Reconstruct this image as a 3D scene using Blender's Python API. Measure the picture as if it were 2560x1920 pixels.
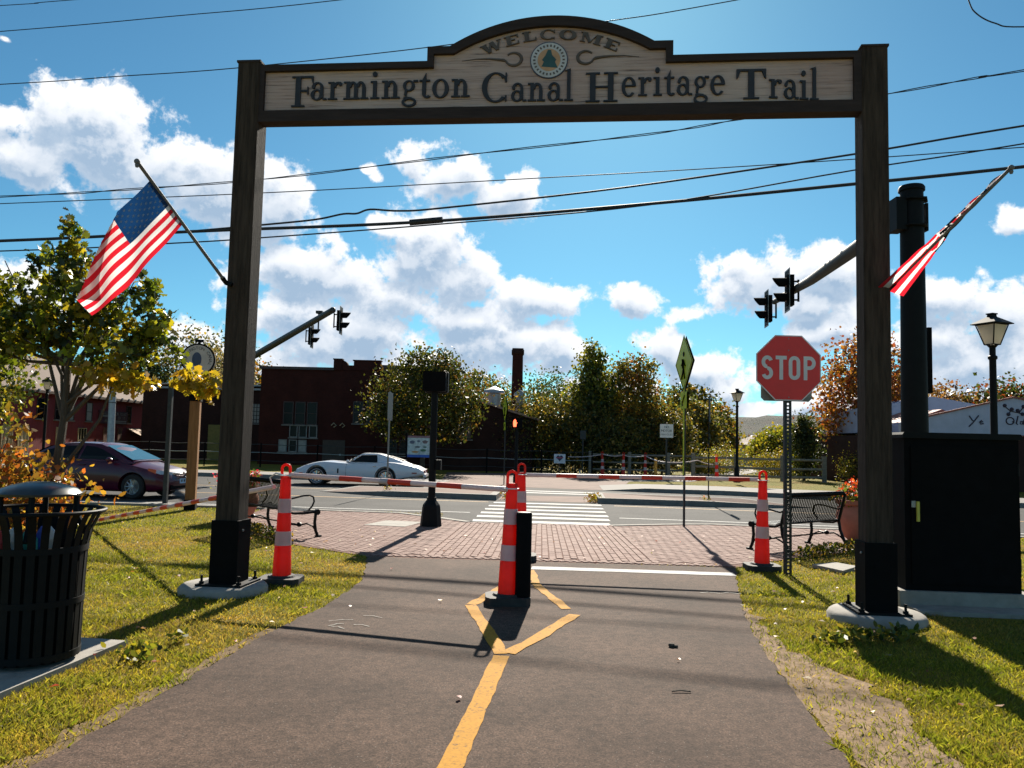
import bpy, math, random
import numpy as np
from mathutils import Matrix, Vector, Euler
rad = math.radians
for o in list(bpy.data.objects): bpy.data.objects.remove(o)
SC = bpy.context.scene
COL = SC.collection
random.seed(7); RNG = np.random.default_rng(11)

# ---------------------------------------------------------------- camera
cd = bpy.data.cameras.new('camera'); cam = bpy.data.objects.new('camera', cd); COL.objects.link(cam)
cd.sensor_width = 36.0; cd.lens = 28.09; cd.clip_start = 0.05; cd.clip_end = 6000
cam.matrix_world = Matrix.Translation((0, 0, 1.55)) @ Matrix.Rotation(rad(94.25), 4, 'X') @ Matrix.Rotation(rad(1.35), 4, 'Z')
SC.camera = cam
SC.render.resolution_x = 1024; SC.render.resolution_y = 768

# ---------------------------------------------------------------- light
SUN_AZ, SUN_EL = rad(6.0), rad(32.5)          # azimuth clockwise from +Y
ld = bpy.data.lights.new('sun', 'SUN'); sun = bpy.data.objects.new('sun', ld); COL.objects.link(sun)
ld.energy = 5.0; ld.angle = rad(0.53); ld.color = (1.0, 0.92, 0.79)
sdir = Vector((math.sin(SUN_AZ) * math.cos(SUN_EL), math.cos(SUN_AZ) * math.cos(SUN_EL), math.sin(SUN_EL)))
sun.rotation_euler = sdir.to_track_quat('Z', 'Y').to_euler()
sun.location = sdir * 80
SC.view_settings.view_transform = 'Standard'
try: SC.view_settings.look = 'None'
except Exception: pass
SC.view_settings.gamma = 1.0
SC.view_settings.exposure = 1.15

# ---------------------------------------------------------------- sky with fair-weather clouds
W = bpy.data.worlds.new('World'); SC.world = W; W.use_nodes = True
nt = W.node_tree; nt.nodes.clear()
def N(t, tree=None, **kw):
    n = (tree or nt).nodes.new(t)
    for k, v in kw.items(): setattr(n, k, v)
    return n
def LK(a, b, tree=None): (tree or nt).links.new(a, b)
CL = [(-0.499,0.32,0.081,0.052),(-0.56,0.293,0.055,0.024),(-0.436,0.298,0.075,0.035),(-0.375,0.287,0.058,0.041),(-0.3,0.272,0.041,0.049),(-0.532,0.337,0.035,0.026),(-0.58,0.331,0.02,0.014),(-0.259,0.205,0.07,0.035),(-0.214,0.194,0.046,0.026),(-0.128,0.34,0.022,0.022),(-0.078,0.329,0.049,0.029),(-0.018,0.307,0.049,0.029),(-0.187,0.331,0.009,0.006),(-0.175,0.321,0.010,0.007),(-0.16,0.262,0.035,0.01),(-0.113,0.228,0.064,0.049),(-0.065,0.199,0.055,0.035),(-0.151,0.172,0.064,0.029),(0.029,0.181,0.061,0.022),(-0.064,0.153,0.081,0.02),(-0.268,0.143,0.064,0.029),(-0.189,0.128,0.07,0.035),(-0.233,0.114,0.087,0.029),(-0.01,0.123,0.11,0.035),(0.065,0.113,0.041,0.023),(-0.287,0.086,0.07,0.023),(-0.12,0.088,0.116,0.02),(0.148,0.179,0.036,0.022),(0.227,0.163,0.029,0.008),(0.274,0.227,0.029,0.014),(0.304,0.196,0.052,0.035),(0.379,0.201,0.052,0.029),(0.364,0.172,0.052,0.022),(0.384,0.136,0.055,0.02),(0.191,0.12,0.036,0.026),(0.214,0.097,0.055,0.023),(0.258,0.075,0.049,0.017),(0.322,0.053,0.081,0.01),(0.508,0.172,0.055,0.024),(0.547,0.145,0.055,0.035),(0.566,0.252,0.02,0.014),(0.524,0.098,0.087,0.026),(0.489,0.12,0.049,0.029),(-0.569,0.162,0.032,0.023),(-0.551,0.142,0.038,0.016),(-0.381,0.111,0.038,0.023),(-0.365,0.09,0.052,0.017),(-0.59,0.403,0.009,0.004),(0.112,0.07,0.07,0.014),(0.432,0.061,0.116,0.013)]
fg = bpy.data.node_groups.new('cloud_field', 'ShaderNodeTree')
fg.interface.new_socket('P', in_out='INPUT', socket_type='NodeSocketVector')
fg.interface.new_socket('F', in_out='OUTPUT', socket_type='NodeSocketFloat'); fg.interface.new_socket('S', in_out='OUTPUT', socket_type='NodeSocketFloat')
gi = N('NodeGroupInput', fg); go = N('NodeGroupOutput', fg)
def VM(tree, op, a, b=None):
    n = N('ShaderNodeVectorMath', tree, operation=op)
    for i, v in enumerate((a, b)):
        if v is None: continue
        if hasattr(v, 'is_linked'): LK(v, n.inputs[i], tree)
        else: n.inputs[i].default_value = v
    return n
def MT(tree, op, a, b=None, c=None, clamp=False):
    n = N('ShaderNodeMath', tree, operation=op); n.use_clamp = clamp
    for i, v in enumerate((a, b, c)):
        if v is None: continue
        if hasattr(v, 'is_linked'): LK(v, n.inputs[i], tree)
        else: n.inputs[i].default_value = v
    return n.outputs[0]
def fbm(tree, vec, scale, detail, rough, dist=0.0):
    n = N('ShaderNodeTexNoise', tree); n.inputs['Scale'].default_value = scale; n.inputs['Detail'].default_value = detail
    n.inputs['Roughness'].default_value = rough; n.inputs['Distortion'].default_value = dist
    LK(vec, n.inputs['Vector'], tree); return n
wn = fbm(fg, gi.outputs[0], 9.0, 3, 0.5)
wv = VM(fg, 'SUBTRACT', wn.outputs['Color'], (0.5, 0.5, 0.5)).outputs[0]
wv = VM(fg, 'MULTIPLY', wv, (0.045, 0.035, 0.0)).outputs[0]
pw = VM(fg, 'ADD', gi.outputs[0], wv).outputs[0]
cur = None
for (a, e, rx, ry) in CL:
    kx, ky = 1 / (rx * 1.30), 1 / (ry * 1.36)
    n = N('ShaderNodeVectorMath', fg, operation='MULTIPLY_ADD'); LK(pw, n.inputs[0], fg)
    n.inputs[1].default_value = (kx, ky, 0); n.inputs[2].default_value = (-a * kx, -e * ky, 0)
    l = VM(fg, 'LENGTH', n.outputs[0]).outputs['Value']
    if rx < 0.032: l = MT(fg, 'MULTIPLY_ADD', l, 0.62, 0.36)      # small puffs are looser
    cur = l if cur is None else MT(fg, 'SMOOTH_MIN', cur, l, 0.16)
cur = MT(fg, 'SUBTRACT', 1.0, MT(fg, 'MINIMUM', cur, 2.5))
n1 = fbm(fg, gi.outputs[0], 24.0, 8, 0.62, 0.1)
n2 = fbm(fg, gi.outputs[0], 9.0, 3, 0.5)
# the rest of the sky, left and right of the view and behind it, carries the same scattered clouds
sx = N('ShaderNodeSeparateXYZ', fg); LK(gi.outputs[0], sx.inputs[0], fg)
away = MT(fg, 'MULTIPLY', MT(fg, 'SUBTRACT', MT(fg, 'ABSOLUTE', sx.outputs[0]), 0.62), 12.0, clamp=True)
gen = MT(fg, 'MULTIPLY', MT(fg, 'SUBTRACT', n2.outputs[0], 0.60), 6.0)
gen = MT(fg, 'ADD', gen, MT(fg, 'MULTIPLY', MT(fg, 'SUBTRACT', away, 1.0), 6.0))
cur = MT(fg, 'MAXIMUM', cur, gen)
f = MT(fg, 'ADD', cur, MT(fg, 'MULTIPLY', MT(fg, 'SUBTRACT', n1.outputs[0], 0.5), 2.3))
f = MT(fg, 'ADD', f, MT(fg, 'MULTIPLY', MT(fg, 'SUBTRACT', n2.outputs[0], 0.5), 0.8))
LK(f, go.inputs[0], fg)
LK(MT(fg, 'ADD', cur, MT(fg, 'MULTIPLY', MT(fg, 'SUBTRACT', n1.outputs[0], 0.5), 1.0)), go.inputs[1], fg)

tc = N('ShaderNodeTexCoord'); sp = N('ShaderNodeSeparateXYZ'); LK(tc.outputs['Generated'], sp.inputs[0])
az = MT(nt, 'ARCTAN2', sp.outputs[0], sp.outputs[1]); el = MT(nt, 'ARCSINE', sp.outputs[2])
cb = N('ShaderNodeCombineXYZ'); LK(az, cb.inputs[0]); LK(el, cb.inputs[1])
def field(off):
    g = N('ShaderNodeGroup'); g.node_tree = fg
    LK(VM(nt, 'ADD', cb.outputs[0], off).outputs[0], g.inputs[0]); return g.outputs
(f0, _s0), (f1, s1) = field((0, 0, 0)), field((0.003, 0.020, 0))
def MR(v, a, b, c, d, smooth=True):
    n = N('ShaderNodeMapRange'); n.interpolation_type = 'SMOOTHSTEP' if smooth else 'LINEAR'
    LK(v, n.inputs[0])
    for i, q in enumerate((a, b, c, d)): n.inputs[i + 1].default_value = q
    return n.outputs[0]
mask = MR(f0, 0.04, 0.38, 0, 1)
under = MR(MT(nt, 'SUBTRACT', f1, f0), -0.35, 0.35, 0, 1)
core = MR(f0, 0.30, 1.05, 0, 1)
thick = MR(s1, 0.02, 0.75, 0, 1)
sh = MT(nt, 'MULTIPLY', MT(nt, 'MULTIPLY', under, 0.62), MT(nt, 'ADD', MT(nt, 'MULTIPLY', core, 0.6), 0.4))
sh = MT(nt, 'ADD', sh, MT(nt, 'MULTIPLY', thick, 0.62), clamp=True)
ccol = N('ShaderNodeMix', data_type='RGBA'); LK(sh, ccol.inputs['Factor'])
ccol.inputs['A'].default_value = (9.4, 9.5, 9.7, 1); ccol.inputs['B'].default_value = (3.3, 4.5, 6.0, 1)
sky = N('ShaderNodeTexSky'); sky.sky_type = 'NISHITA'; sky.sun_disc = False
sky.sun_elevation = SUN_EL; sky.sun_rotation = SUN_AZ
sky.altitude = 1200; sky.air_density = 1.0; sky.dust_density = 0.6; sky.ozone_density = 1.3
tint = N('ShaderNodeMix', data_type='RGBA', blend_type='MULTIPLY'); tint.inputs['Factor'].default_value = 1
LK(sky.outputs[0], tint.inputs['A']); tint.inputs['B'].default_value = (0.38, 0.765, 0.85, 1)
mx = N('ShaderNodeMix', data_type='RGBA'); LK(mask, mx.inputs['Factor']); LK(tint.outputs['Result'], mx.inputs['A']); LK(ccol.outputs['Result'], mx.inputs['B'])
bg = N('ShaderNodeBackground'); bg.inputs['Strength'].default_value = 0.053; LK(mx.outputs['Result'], bg.inputs['Color'])
wo = N('ShaderNodeOutputWorld'); LK(bg.outputs[0], wo.inputs['Surface'])
W.cycles.sampling_method = 'MANUAL'; W.cycles.sample_map_resolution = 256

# ---------------------------------------------------------------- mesh and material helpers
class MB:
    def __init__(s): s.v = []; s.f = []; s.m = []
    def add(s, v, f, mi=0):
        b = len(s.v); s.v += [tuple(p) for p in v]; s.f += [tuple(i + b for i in q) for q in f]; s.m += [mi] * len(f); return s
    def box(s, a, b, mi=0, M=None):
        x0, y0, z0 = a; x1, y1, z1 = b
        v = [(x0,y0,z0),(x1,y0,z0),(x1,y1,z0),(x0,y1,z0),(x0,y0,z1),(x1,y0,z1),(x1,y1,z1),(x0,y1,z1)]
        if M is not None: v = [tuple(M @ Vector(p)) for p in v]
        return s.add(v, [(0,3,2,1),(4,5,6,7),(0,1,5,4),(1,2,6,5),(2,3,7,6),(3,0,4,7)], mi)
    def prism(s, pts, lo, hi, axis='z', mi=0):
        n = len(pts)
        mk = {'z': lambda p, h: (p[0], p[1], h), 'y': lambda p, h: (p[0], h, p[1]), 'x': lambda p, h: (h, p[0], p[1])}[axis]
        v = [mk(p, lo) for p in pts] + [mk(p, hi) for p in pts]
        f = [tuple(range(n))[::-1], tuple(range(n, 2 * n))] + [(i, (i + 1) % n, n + (i + 1) % n, n + i) for i in range(n)]
        return s.add(v, f, mi)
    def lathe(s, prof, n=20, mi=0, c=(0, 0, 0), cap=True, sq=None):
        v = []; f = []
        for r, z in prof:
            for k in range(n):
                a = 2 * math.pi * (k + .5 * (n == 4)) / n
                v.append((c[0] + r * math.cos(a), c[1] + r * math.sin(a), c[2] + z))
        for i in range(len(prof) - 1):
            for k in range(n):
                k2 = (k + 1) % n; f.append((i*n+k, i*n+k2, (i+1)*n+k2, (i+1)*n+k))
        if cap:
            f.append(tuple(range(n))[::-1]); f.append(tuple((len(prof)-1)*n + k for k in range(n)))
        return s.add(v, f, mi)
    def tube(s, pts, r, n=8, mi=0, cap=True, flat=None):
        pts = [Vector(p) for p in pts]; rs = r if isinstance(r, (list, tuple)) else [r] * len(pts)
        v = []; f = []; up = None
        for i, p in enumerate(pts):
            t = (pts[min(i+1, len(pts)-1)] - pts[max(i-1, 0)])
            t = t.normalized() if t.length > 1e-9 else Vector((0, 0, 1))
            if up is None:
                up = Vector((0, 0, 1)) if abs(t.z) < .9 else Vector((1, 0, 0))
            sd = t.cross(up)
            if sd.length < 1e-4: sd = t.cross(Vector((0, 1, 0)))
            sd.normalize(); u2 = sd.cross(t).normalized(); up = u2
            for k in range(n):
                a = 2 * math.pi * (k + .5) / n
                fx, fy = (1, 1) if flat is None else flat
                v.append(p + sd * (rs[i] * fx * math.cos(a)) + u2 * (rs[i] * fy * math.sin(a)))
        for i in range(len(pts) - 1):
            for k in range(n):
                k2 = (k + 1) % n; f.append((i*n+k, i*n+k2, (i+1)*n+k2, (i+1)*n+k))
        if cap: f.append(tuple(range(n))[::-1]); f.append(tuple((len(pts)-1)*n + k for k in range(n)))
        return s.add(v, f, mi)
    def ball(s, c, r, n=12, mi=0, sz=1.0):
        m = max(4, n // 2)
        return s.lathe([(max(1e-4, r * math.sin(math.pi * i / m)), -r * sz * math.cos(math.pi * i / m)) for i in range(m + 1)], n, mi, c)
    def mesh(s, name, mats, smooth=False):
        me = bpy.data.meshes.new(name); me.from_pydata(s.v, [], s.f)
        for m in (mats if isinstance(mats, (list, tuple)) else [mats]): me.materials.append(m)
        if any(s.m): me.polygons.foreach_set('material_index', s.m)
        if smooth:
            me.polygons.foreach_set('use_smooth', [True] * len(me.polygons))
            try: me.set_sharp_from_angle(angle=rad(38))
            except Exception: pass
        me.update(); return me
    def build(s, name, mats, parent=None, smooth=False, M=None):
        return link(name, s.mesh(name, mats, smooth), parent, M)
def link(name, me, parent=None, M=None):
    o = bpy.data.objects.new(name, me); COL.objects.link(o)
    if parent is not None: o.parent = parent
    if M is not None: o.matrix_local = M
    return o
def thing(name, label, cat, loc=(0, 0, 0), rz=0.0, group=None):
    o = bpy.data.objects.new(name, None); COL.objects.link(o); o.empty_display_size = .2
    o.location = loc; o.rotation_euler = (0, 0, rz); tag(o, label, cat, group); return o
def tag(o, label=None, cat=None, group=None, kind=None):
    if label: o['label'] = label
    if cat: o['category'] = cat
    if group: o['group'] = group
    if kind: o['kind'] = kind
    return o
def dup(o, label, loc=None, rz=None, group=None, parent=None):
    c = o.copy(); COL.objects.link(c); c.parent = parent
    if loc is not None: c.location = loc
    if rz is not None: c.rotation_euler = (0, 0, rz)
    if label: c['label'] = label
    if group: c['group'] = group
    for ch in o.children: dup(ch, None, parent=c)
    return c
def fast(name, V, k, mat, cols=None, parent=None, smooth=False):
    """many separate k-gons; V is (n,k,3); cols is (n,3)"""
    n = len(V); me = bpy.data.meshes.new(name)
    me.vertices.add(n * k); me.vertices.foreach_set('co', np.ascontiguousarray(V, dtype=np.float32).ravel())
    me.loops.add(n * k); me.loops.foreach_set('vertex_index', np.arange(n * k, dtype=np.int32))
    me.polygons.add(n); me.polygons.foreach_set('loop_start', np.arange(0, n * k, k, dtype=np.int32))
    if cols is not None:
        at = me.color_attributes.new('col', 'FLOAT_COLOR', 'POINT')
        c = np.ones((n, k, 4), np.float32); c[:, :, :3] = cols[:, None, :]; at.data.foreach_set('color', c.ravel())
    me.materials.append(mat); me.update(); me.validate()
    return link(name, me, parent)

MATS = {}
def nmat(name):
    m = bpy.data.materials.new(name); m.use_nodes = True; MATS[name] = m
    return m, m.node_tree, m.node_tree.nodes['Principled BSDF']
def ramp(tree, fac, stops):
    n = N('ShaderNodeValToRGB', tree); LK(fac, n.inputs[0], tree); e = n.color_ramp.elements
    while len(e) < len(stops): e.new(.5)
    for i, (p, c) in enumerate(stops): e[i].position = p; e[i].color = (*c, 1)
    return n.outputs[0]
def pm(name, col, rough=.55, metal=0.0, var=.18, scale=6.0, bump=.0, bscale=40.0, spec=.5, stretch=(1, 1, 1), col2=None, detail=5, trans=0.0, coat=0.0):
    """procedural paint/wood/stone: two tones mixed by noise, plus fine relief"""
    m, t, b = nmat(name)
    tcn = N('ShaderNodeTexCoord', t); mp = N('ShaderNodeMapping', t); mp.inputs['Scale'].default_value = stretch
    LK(tcn.outputs['Object'], mp.inputs[0], t)
    n = fbm(t, mp.outputs[0], scale, detail, .6)
    c1 = tuple(max(0, c * (1 - var)) for c in col); c2 = col2 or tuple(min(1, c * (1 + var)) for c in col)
    LK(ramp(t, n.outputs[0], [(.3, c1), (.7, c2)]), b.inputs['Base Color'], t)
    b.inputs['Roughness'].default_value = rough; b.inputs['Metallic'].default_value = metal
    b.inputs['Specular IOR Level'].default_value = spec
    if coat: b.inputs['Coat Weight'].default_value = coat
    if bump:
        n2 = fbm(t, mp.outputs[0], bscale, 4, .6); bp = N('ShaderNodeBump', t); bp.inputs['Strength'].default_value = bump; bp.inputs['Distance'].default_value = .01
        LK(n2.outputs[0], bp.inputs['Height'], t); LK(bp.outputs[0], b.inputs['Normal'], t)
    if trans:
        tr = N('ShaderNodeBsdfTranslucent', t); tr.inputs[0].default_value = (*col, 1)
        ms = N('ShaderNodeMixShader', t); ms.inputs[0].default_value = trans
        out = [q for q in t.nodes if q.type == 'OUTPUT_MATERIAL'][0]
        LK(b.outputs[0], ms.inputs[1], t); LK(tr.outputs[0], ms.inputs[2], t); LK(ms.outputs[0], out.inputs[0], t)
    return m
def leafmat(name, trans=.45, rough=.45, gloss=.5):
    m, t, b = nmat(name)
    at = N('ShaderNodeAttribute', t); at.attribute_name = 'col'
    b.inputs['Roughness'].default_value = rough; b.inputs['Specular IOR Level'].default_value = gloss
    LK(at.outputs['Color'], b.inputs['Base Color'], t)
    tr = N('ShaderNodeBsdfTranslucent', t); mu = N('ShaderNodeMix', t, data_type='RGBA', blend_type='MULTIPLY'); mu.inputs['Factor'].default_value = 1
    LK(at.outputs['Color'], mu.inputs['A'], t); mu.inputs['B'].default_value = (1.5, 1.45, .7, 1); LK(mu.outputs['Result'], tr.inputs[0], t)
    ms = N('ShaderNodeMixShader', t); ms.inputs[0].default_value = trans
    out = [q for q in t.nodes if q.type == 'OUTPUT_MATERIAL'][0]
    LK(b.outputs[0], ms.inputs[1], t); LK(tr.outputs[0], ms.inputs[2], t); LK(ms.outputs[0], out.inputs[0], t)
    return m
def glassy(name, col, rough=.08):
    return pm(name, tuple(c * .5 for c in col), .25, 0, .1, 2, spec=.16)
def emit(name, col, s):
    m, t, b = nmat(name); b.inputs['Base Color'].default_value = (*col, 1)
    b.inputs['Emission Color'].default_value = (*col, 1); b.inputs['Emission Strength'].default_value = s; return m

BLACK = pm('black_paint', (.004, .0045, .005), .62, 0, .3, 9, spec=.18)
BLACKM = pm('black_matte', (.0035, .0035, .004), .8, 0, .3, 9, spec=.12)
GREENBLACK = pm('bench_paint', (.003, .0045, .0045), .45, 0, .3, 12, spec=.2)
STEEL = pm('galvanised_steel', (.33, .35, .36), .5, .6, .15, 14)
DARKSTEEL = pm('weathered_steel', (.034, .036, .036), .6, .2, .25, 14)
CONC = pm('concrete', (.27, .25, .22), .9, 0, .18, 7, bump=.35, bscale=70)
CONCD = pm('concrete_kerb', (.20, .185, .165), .9, 0, .2, 5, bump=.3, bscale=60)
WOODP = pm('weathered_timber', (.052, .036, .027), .85, 0, .5, 3.2, bump=.5, bscale=22, stretch=(9, 9, .8), spec=.15)
WOODR = pm('cedar_timber', (.26, .13, .055), .8, 0, .25, 3, bump=.3, bscale=22, stretch=(8, 8, .7), spec=.15)
WOODG = pm('grey_rail_timber', (.22, .19, .15), .85, 0, .3, 3, bump=.3, bscale=20, stretch=(1, 8, 8), spec=.15)
TRIM = pm('dark_sign_trim', (.042, .029, .027), .8, 0, .25, 4, bump=.3, bscale=24, stretch=(.7, 6, 6), spec=.2)
def sign_board_mat():
    m, t, b = nmat('sandblasted_sign_board')
    tcn = N('ShaderNodeTexCoord', t); mp = N('ShaderNodeMapping', t); mp.inputs['Scale'].default_value = (.8, 10, 26); LK(tcn.outputs['Object'], mp.inputs[0], t)
    n = fbm(t, mp.outputs[0], 2.4, 6, .7); n2 = fbm(t, tcn.outputs['Object'], 1.1, 3, .5)
    c = ramp(t, n.outputs[0], [(.34, (.20, .14, .125)), (.43, (.52, .37, .32)), (.7, (.66, .49, .44))])
    mu = N('ShaderNodeMix', t, data_type='RGBA', blend_type='MULTIPLY'); mu.inputs['Factor'].default_value = 1
    LK(c, mu.inputs['A'], t); LK(ramp(t, n2.outputs[0], [(.35, (.86, .8, .8)), (.65, (1, 1, 1))]), mu.inputs['B'], t)
    LK(mu.outputs['Result'], b.inputs['Base Color'], t); b.inputs['Roughness'].default_value = .8; b.inputs['Specular IOR Level'].default_value = .2
    bp = N('ShaderNodeBump', t); bp.inputs['Strength'].default_value = .7; bp.inputs['Distance'].default_value = .01; LK(n.outputs[0], bp.inputs['Height'], t); LK(bp.outputs[0], b.inputs['Normal'], t)
    return m
BOARD = sign_board_mat()
LETTER = pm('letter_paint', (.022, .018, .022), .6, 0, .3, 8)
LETTERB = pm('faded_letter_paint', (.10, .075, .065), .7, 0, .25, 8)
ORANGE = pm('orange_plastic', (.74, .042, .018), .45, 0, .22, 7, trans=.5)
ORANGED = pm('orange_band', (.72, .045, .022), .45, 0, .12, 5)
WHITEB = pm('reflective_white', (.66, .55, .55), .45, 0, .10, 9, trans=.25)
WHITE = pm('white_paint', (.78, .78, .76), .5, 0, .06, 5)
RUBBER = pm('black_rubber', (.028, .026, .024), .8, 0, .35, 14, bump=.3, bscale=60)
REDSIGN = pm('stop_sign_red', (.80, .028, .022), .38, 0, .10, 4)
SIGNW = pm('sign_white', (.74, .70, .70), .4, 0, .06, 6)
ALU = pm('bare_aluminium', (.24, .23, .21), .5, .3, .15, 8)
FLUO = pm('fluorescent_yellow_green', (.52, .62, .02), .4, 0, .08, 6, trans=.2)
def worn_paint(name, c, under, scale=45.0, thr=.40):
    m, t, b = nmat(name); tcn = N('ShaderNodeTexCoord', t); n = fbm(t, tcn.outputs['Object'], scale, 7, .75); n2 = fbm(t, tcn.outputs['Object'], 5, 4, .6)
    v = MT(t, 'ADD', n.outputs[0], MT(t, 'MULTIPLY', MT(t, 'SUBTRACT', n2.outputs[0], .5), .28))
    LK(ramp(t, v, [(thr - .035, under), (thr + .02, tuple(q * .8 for q in c)), (thr + .2, c)]), b.inputs['Base Color'], t)
    b.inputs['Roughness'].default_value = .85; b.inputs['Specular IOR Level'].default_value = .2; return m
YELLOWP = worn_paint('yellow_marking', (.46, .215, .010), (.06, .04, .028))
TERRA = pm('terracotta', (.42, .16, .10), .8, 0, .15, 5, bump=.2, bscale=50)
GLASSD = glassy('dark_window_glass', (.012, .016, .02))
RUBW = pm('tyre_rubber', (.014, .014, .015), .8, 0, .2, 20)
LAMPG = pm('lamp_frosted_glass', (.72, .66, .56), .4, 0, .06, 8, trans=.5)
LEAF = leafmat('leaf', .5, .38, .5)
LEAFF = leafmat('far_leaf', .42, .5, .35)
GRASSM = leafmat('grass_blade', .5, .5, .3)
BARK = pm('bark', (.075, .055, .04), .9, 0, .35, 8, bump=.6, bscale=30, stretch=(4, 4, 1))

# ================================================================= SETTING
def ground_mat():
    m, t, b = nmat('lawn_soil')
    tcn = N('ShaderNodeTexCoord', t); o = tcn.outputs['Object']
    n1 = fbm(t, o, .55, 5, .6); n2 = fbm(t, o, 9, 5, .7); n3 = fbm(t, o, 60, 3, .7)
    c1 = ramp(t, n1.outputs[0], [(.3, (.15, .145, .022)), (.5, (.19, .165, .028)), (.68, (.26, .16, .045))])
    c2 = ramp(t, n2.outputs[0], [(.3, (.55, .6, .5)), (.7, (1.15, 1.1, 1.0))])
    mu = N('ShaderNodeMix', t, data_type='RGBA', blend_type='MULTIPLY'); mu.inputs['Factor'].default_value = 1
    LK(c1, mu.inputs['A'], t); LK(c2, mu.inputs['B'], t); LK(mu.outputs['Result'], b.inputs['Base Color'], t)
    b.inputs['Roughness'].default_value = .95; b.inputs['Specular IOR Level'].default_value = .1
    bp = N('ShaderNodeBump', t); bp.inputs['Strength'].default_value = .8; bp.inputs['Distance'].default_value = .03; LK(n3.outputs[0], bp.inputs['Height'], t); LK(bp.outputs[0], b.inputs['Normal'], t)
    return m
def asphalt_mat(name, base, speck=.45, patch=.34, stone=True):
    m, t, b = nmat(name)
    tcn = N('ShaderNodeTexCoord', t); o = tcn.outputs['Object']
    n1 = fbm(t, o, .9, 5, .6); n2 = fbm(t, o, 75, 4, .8); n3 = fbm(t, o, 16, 5, .75)
    c1 = ramp(t, n1.outputs[0], [(.32, tuple(c * (1 - patch) for c in base)), (.68, tuple(c * (1 + patch) for c in base))])
    c2 = ramp(t, n2.outputs[0], [(.34, (1 - speck * 1.6,) * 3), (.5, (1, 1, 1)), (.66, (1 + speck * 1.9,) * 3)])
    c3 = ramp(t, n3.outputs[0], [(.36, (.62, .62, .62)), (.52, (1, 1, 1)), (.66, (1.22, 1.2, 1.2))])
    mu = N('ShaderNodeMix', t, data_type='RGBA', blend_type='MULTIPLY'); mu.inputs['Factor'].default_value = 1
    m2 = N('ShaderNodeMix', t, data_type='RGBA', blend_type='MULTIPLY'); m2.inputs['Factor'].default_value = 1
    LK(c1, mu.inputs['A'], t); LK(c2, mu.inputs['B'], t); LK(mu.outputs['Result'], m2.inputs['A'], t); LK(c3, m2.inputs['B'], t)
    last = m2.outputs['Result']
    if stone:                                            # pale chips of aggregate
        vo = N('ShaderNodeTexVoronoi', t); vo.inputs['Scale'].default_value = 34; LK(o, vo.inputs['Vector'], t)
        ch = MT(t, 'LESS_THAN', vo.outputs['Distance'], .10)
        m3 = N('ShaderNodeMix', t, data_type='RGBA'); LK(MT(t, 'MULTIPLY', ch, .75), m3.inputs['Factor'], t); LK(last, m3.inputs['A'], t); m3.inputs['B'].default_value = (.24, .22, .20, 1); last = m3.outputs['Result']
    LK(last, b.inputs['Base Color'], t)
    b.inputs['Roughness'].default_value = .9; b.inputs['Specular IOR Level'].default_value = .15
    bp = N('ShaderNodeBump', t); bp.inputs['Strength'].default_value = .55; bp.inputs['Distance'].default_value = .006; LK(n2.outputs[0], bp.inputs['Height'], t); LK(bp.outputs[0], b.inputs['Normal'], t)
    return m
def brickmat(name, c1, c2, mortar, sc, wall=False, rot=0.0):
    m, t, b = nmat(name)
    tcn = N('ShaderNodeTexCoord', t); v = tcn.outputs['Object']
    if wall:
        s1 = N('ShaderNodeSeparateXYZ', t); LK(v, s1.inputs[0], t); cbn = N('ShaderNodeCombineXYZ', t)
        LK(MT(t, 'ADD', s1.outputs[0], s1.outputs[1]), cbn.inputs[0], t); LK(s1.outputs[2], cbn.inputs[1], t); v = cbn.outputs[0]
    if rot:
        mp = N('ShaderNodeMapping', t); mp.inputs['Rotation'].default_value = (0, 0, rot); LK(v, mp.inputs[0], t); v = mp.outputs[0]
    br = N('ShaderNodeTexBrick', t); br.inputs['Scale'].default_value = sc; br.inputs['Color1'].default_value = (*c1, 1); br.inputs['Color2'].default_value = (*c2, 1)
    br.inputs['Mortar'].default_value = (*mortar, 1); br.inputs['Mortar Size'].default_value = .015; LK(v, br.inputs['Vector'], t)
    n = fbm(t, tcn.outputs['Object'], 1.2, 4, .6); mu = N('ShaderNodeMix', t, data_type='RGBA', blend_type='MULTIPLY'); mu.inputs['Factor'].default_value = 1
    LK(br.outputs['Color'], mu.inputs['A'], t); LK(ramp(t, n.outputs[0], [(.3, (.7, .7, .7)), (.7, (1.15, 1.15, 1.15))]), mu.inputs['B'], t)
    LK(mu.outputs['Result'], b.inputs['Base Color'], t); b.inputs['Roughness'].default_value = .9; b.inputs['Specular IOR Level'].default_value = .2
    return m
LAWN = ground_mat()
ASPH = asphalt_mat('trail_asphalt', (.074, .047, .034))
ROADM = asphalt_mat('road_asphalt', (.056, .054, .052), .25, .25, False)
PAVEF = brickmat('far_paving', (.19, .125, .10), (.16, .10, .08), (.12, .08, .065), 4)
SAND = pm('path_side_sand', (.23, .16, .10), .95, 0, .45, 9, bump=.8, bscale=90, spec=.1)
BRICKA = pm('paver_rose', (.19, .108, .087), .85, 0, .14, 6, bump=.3, bscale=90, spec=.25)
BRICKB = pm('paver_buff', (.215, .128, .104), .85, 0, .14, 6, bump=.3, bscale=90, spec=.25)
BRICKC = pm('paver_red', (.172, .092, .073), .85, 0, .14, 6, bump=.3, bscale=90, spec=.25)
MORTAR = pm('joint_sand', (.155, .09, .072), .95, 0, .3, 20, spec=.1)
ROADW = worn_paint('white_marking', (.50, .49, .47), (.12, .11, .10), 30, .34)
ROADY = pm('yellow_road_line', (.30, .17, .05), .8, 0, .2, 4)
PATHF = pm('far_trail_surface', (.155, .14, .128), .9, 0, .1, 3)

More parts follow.
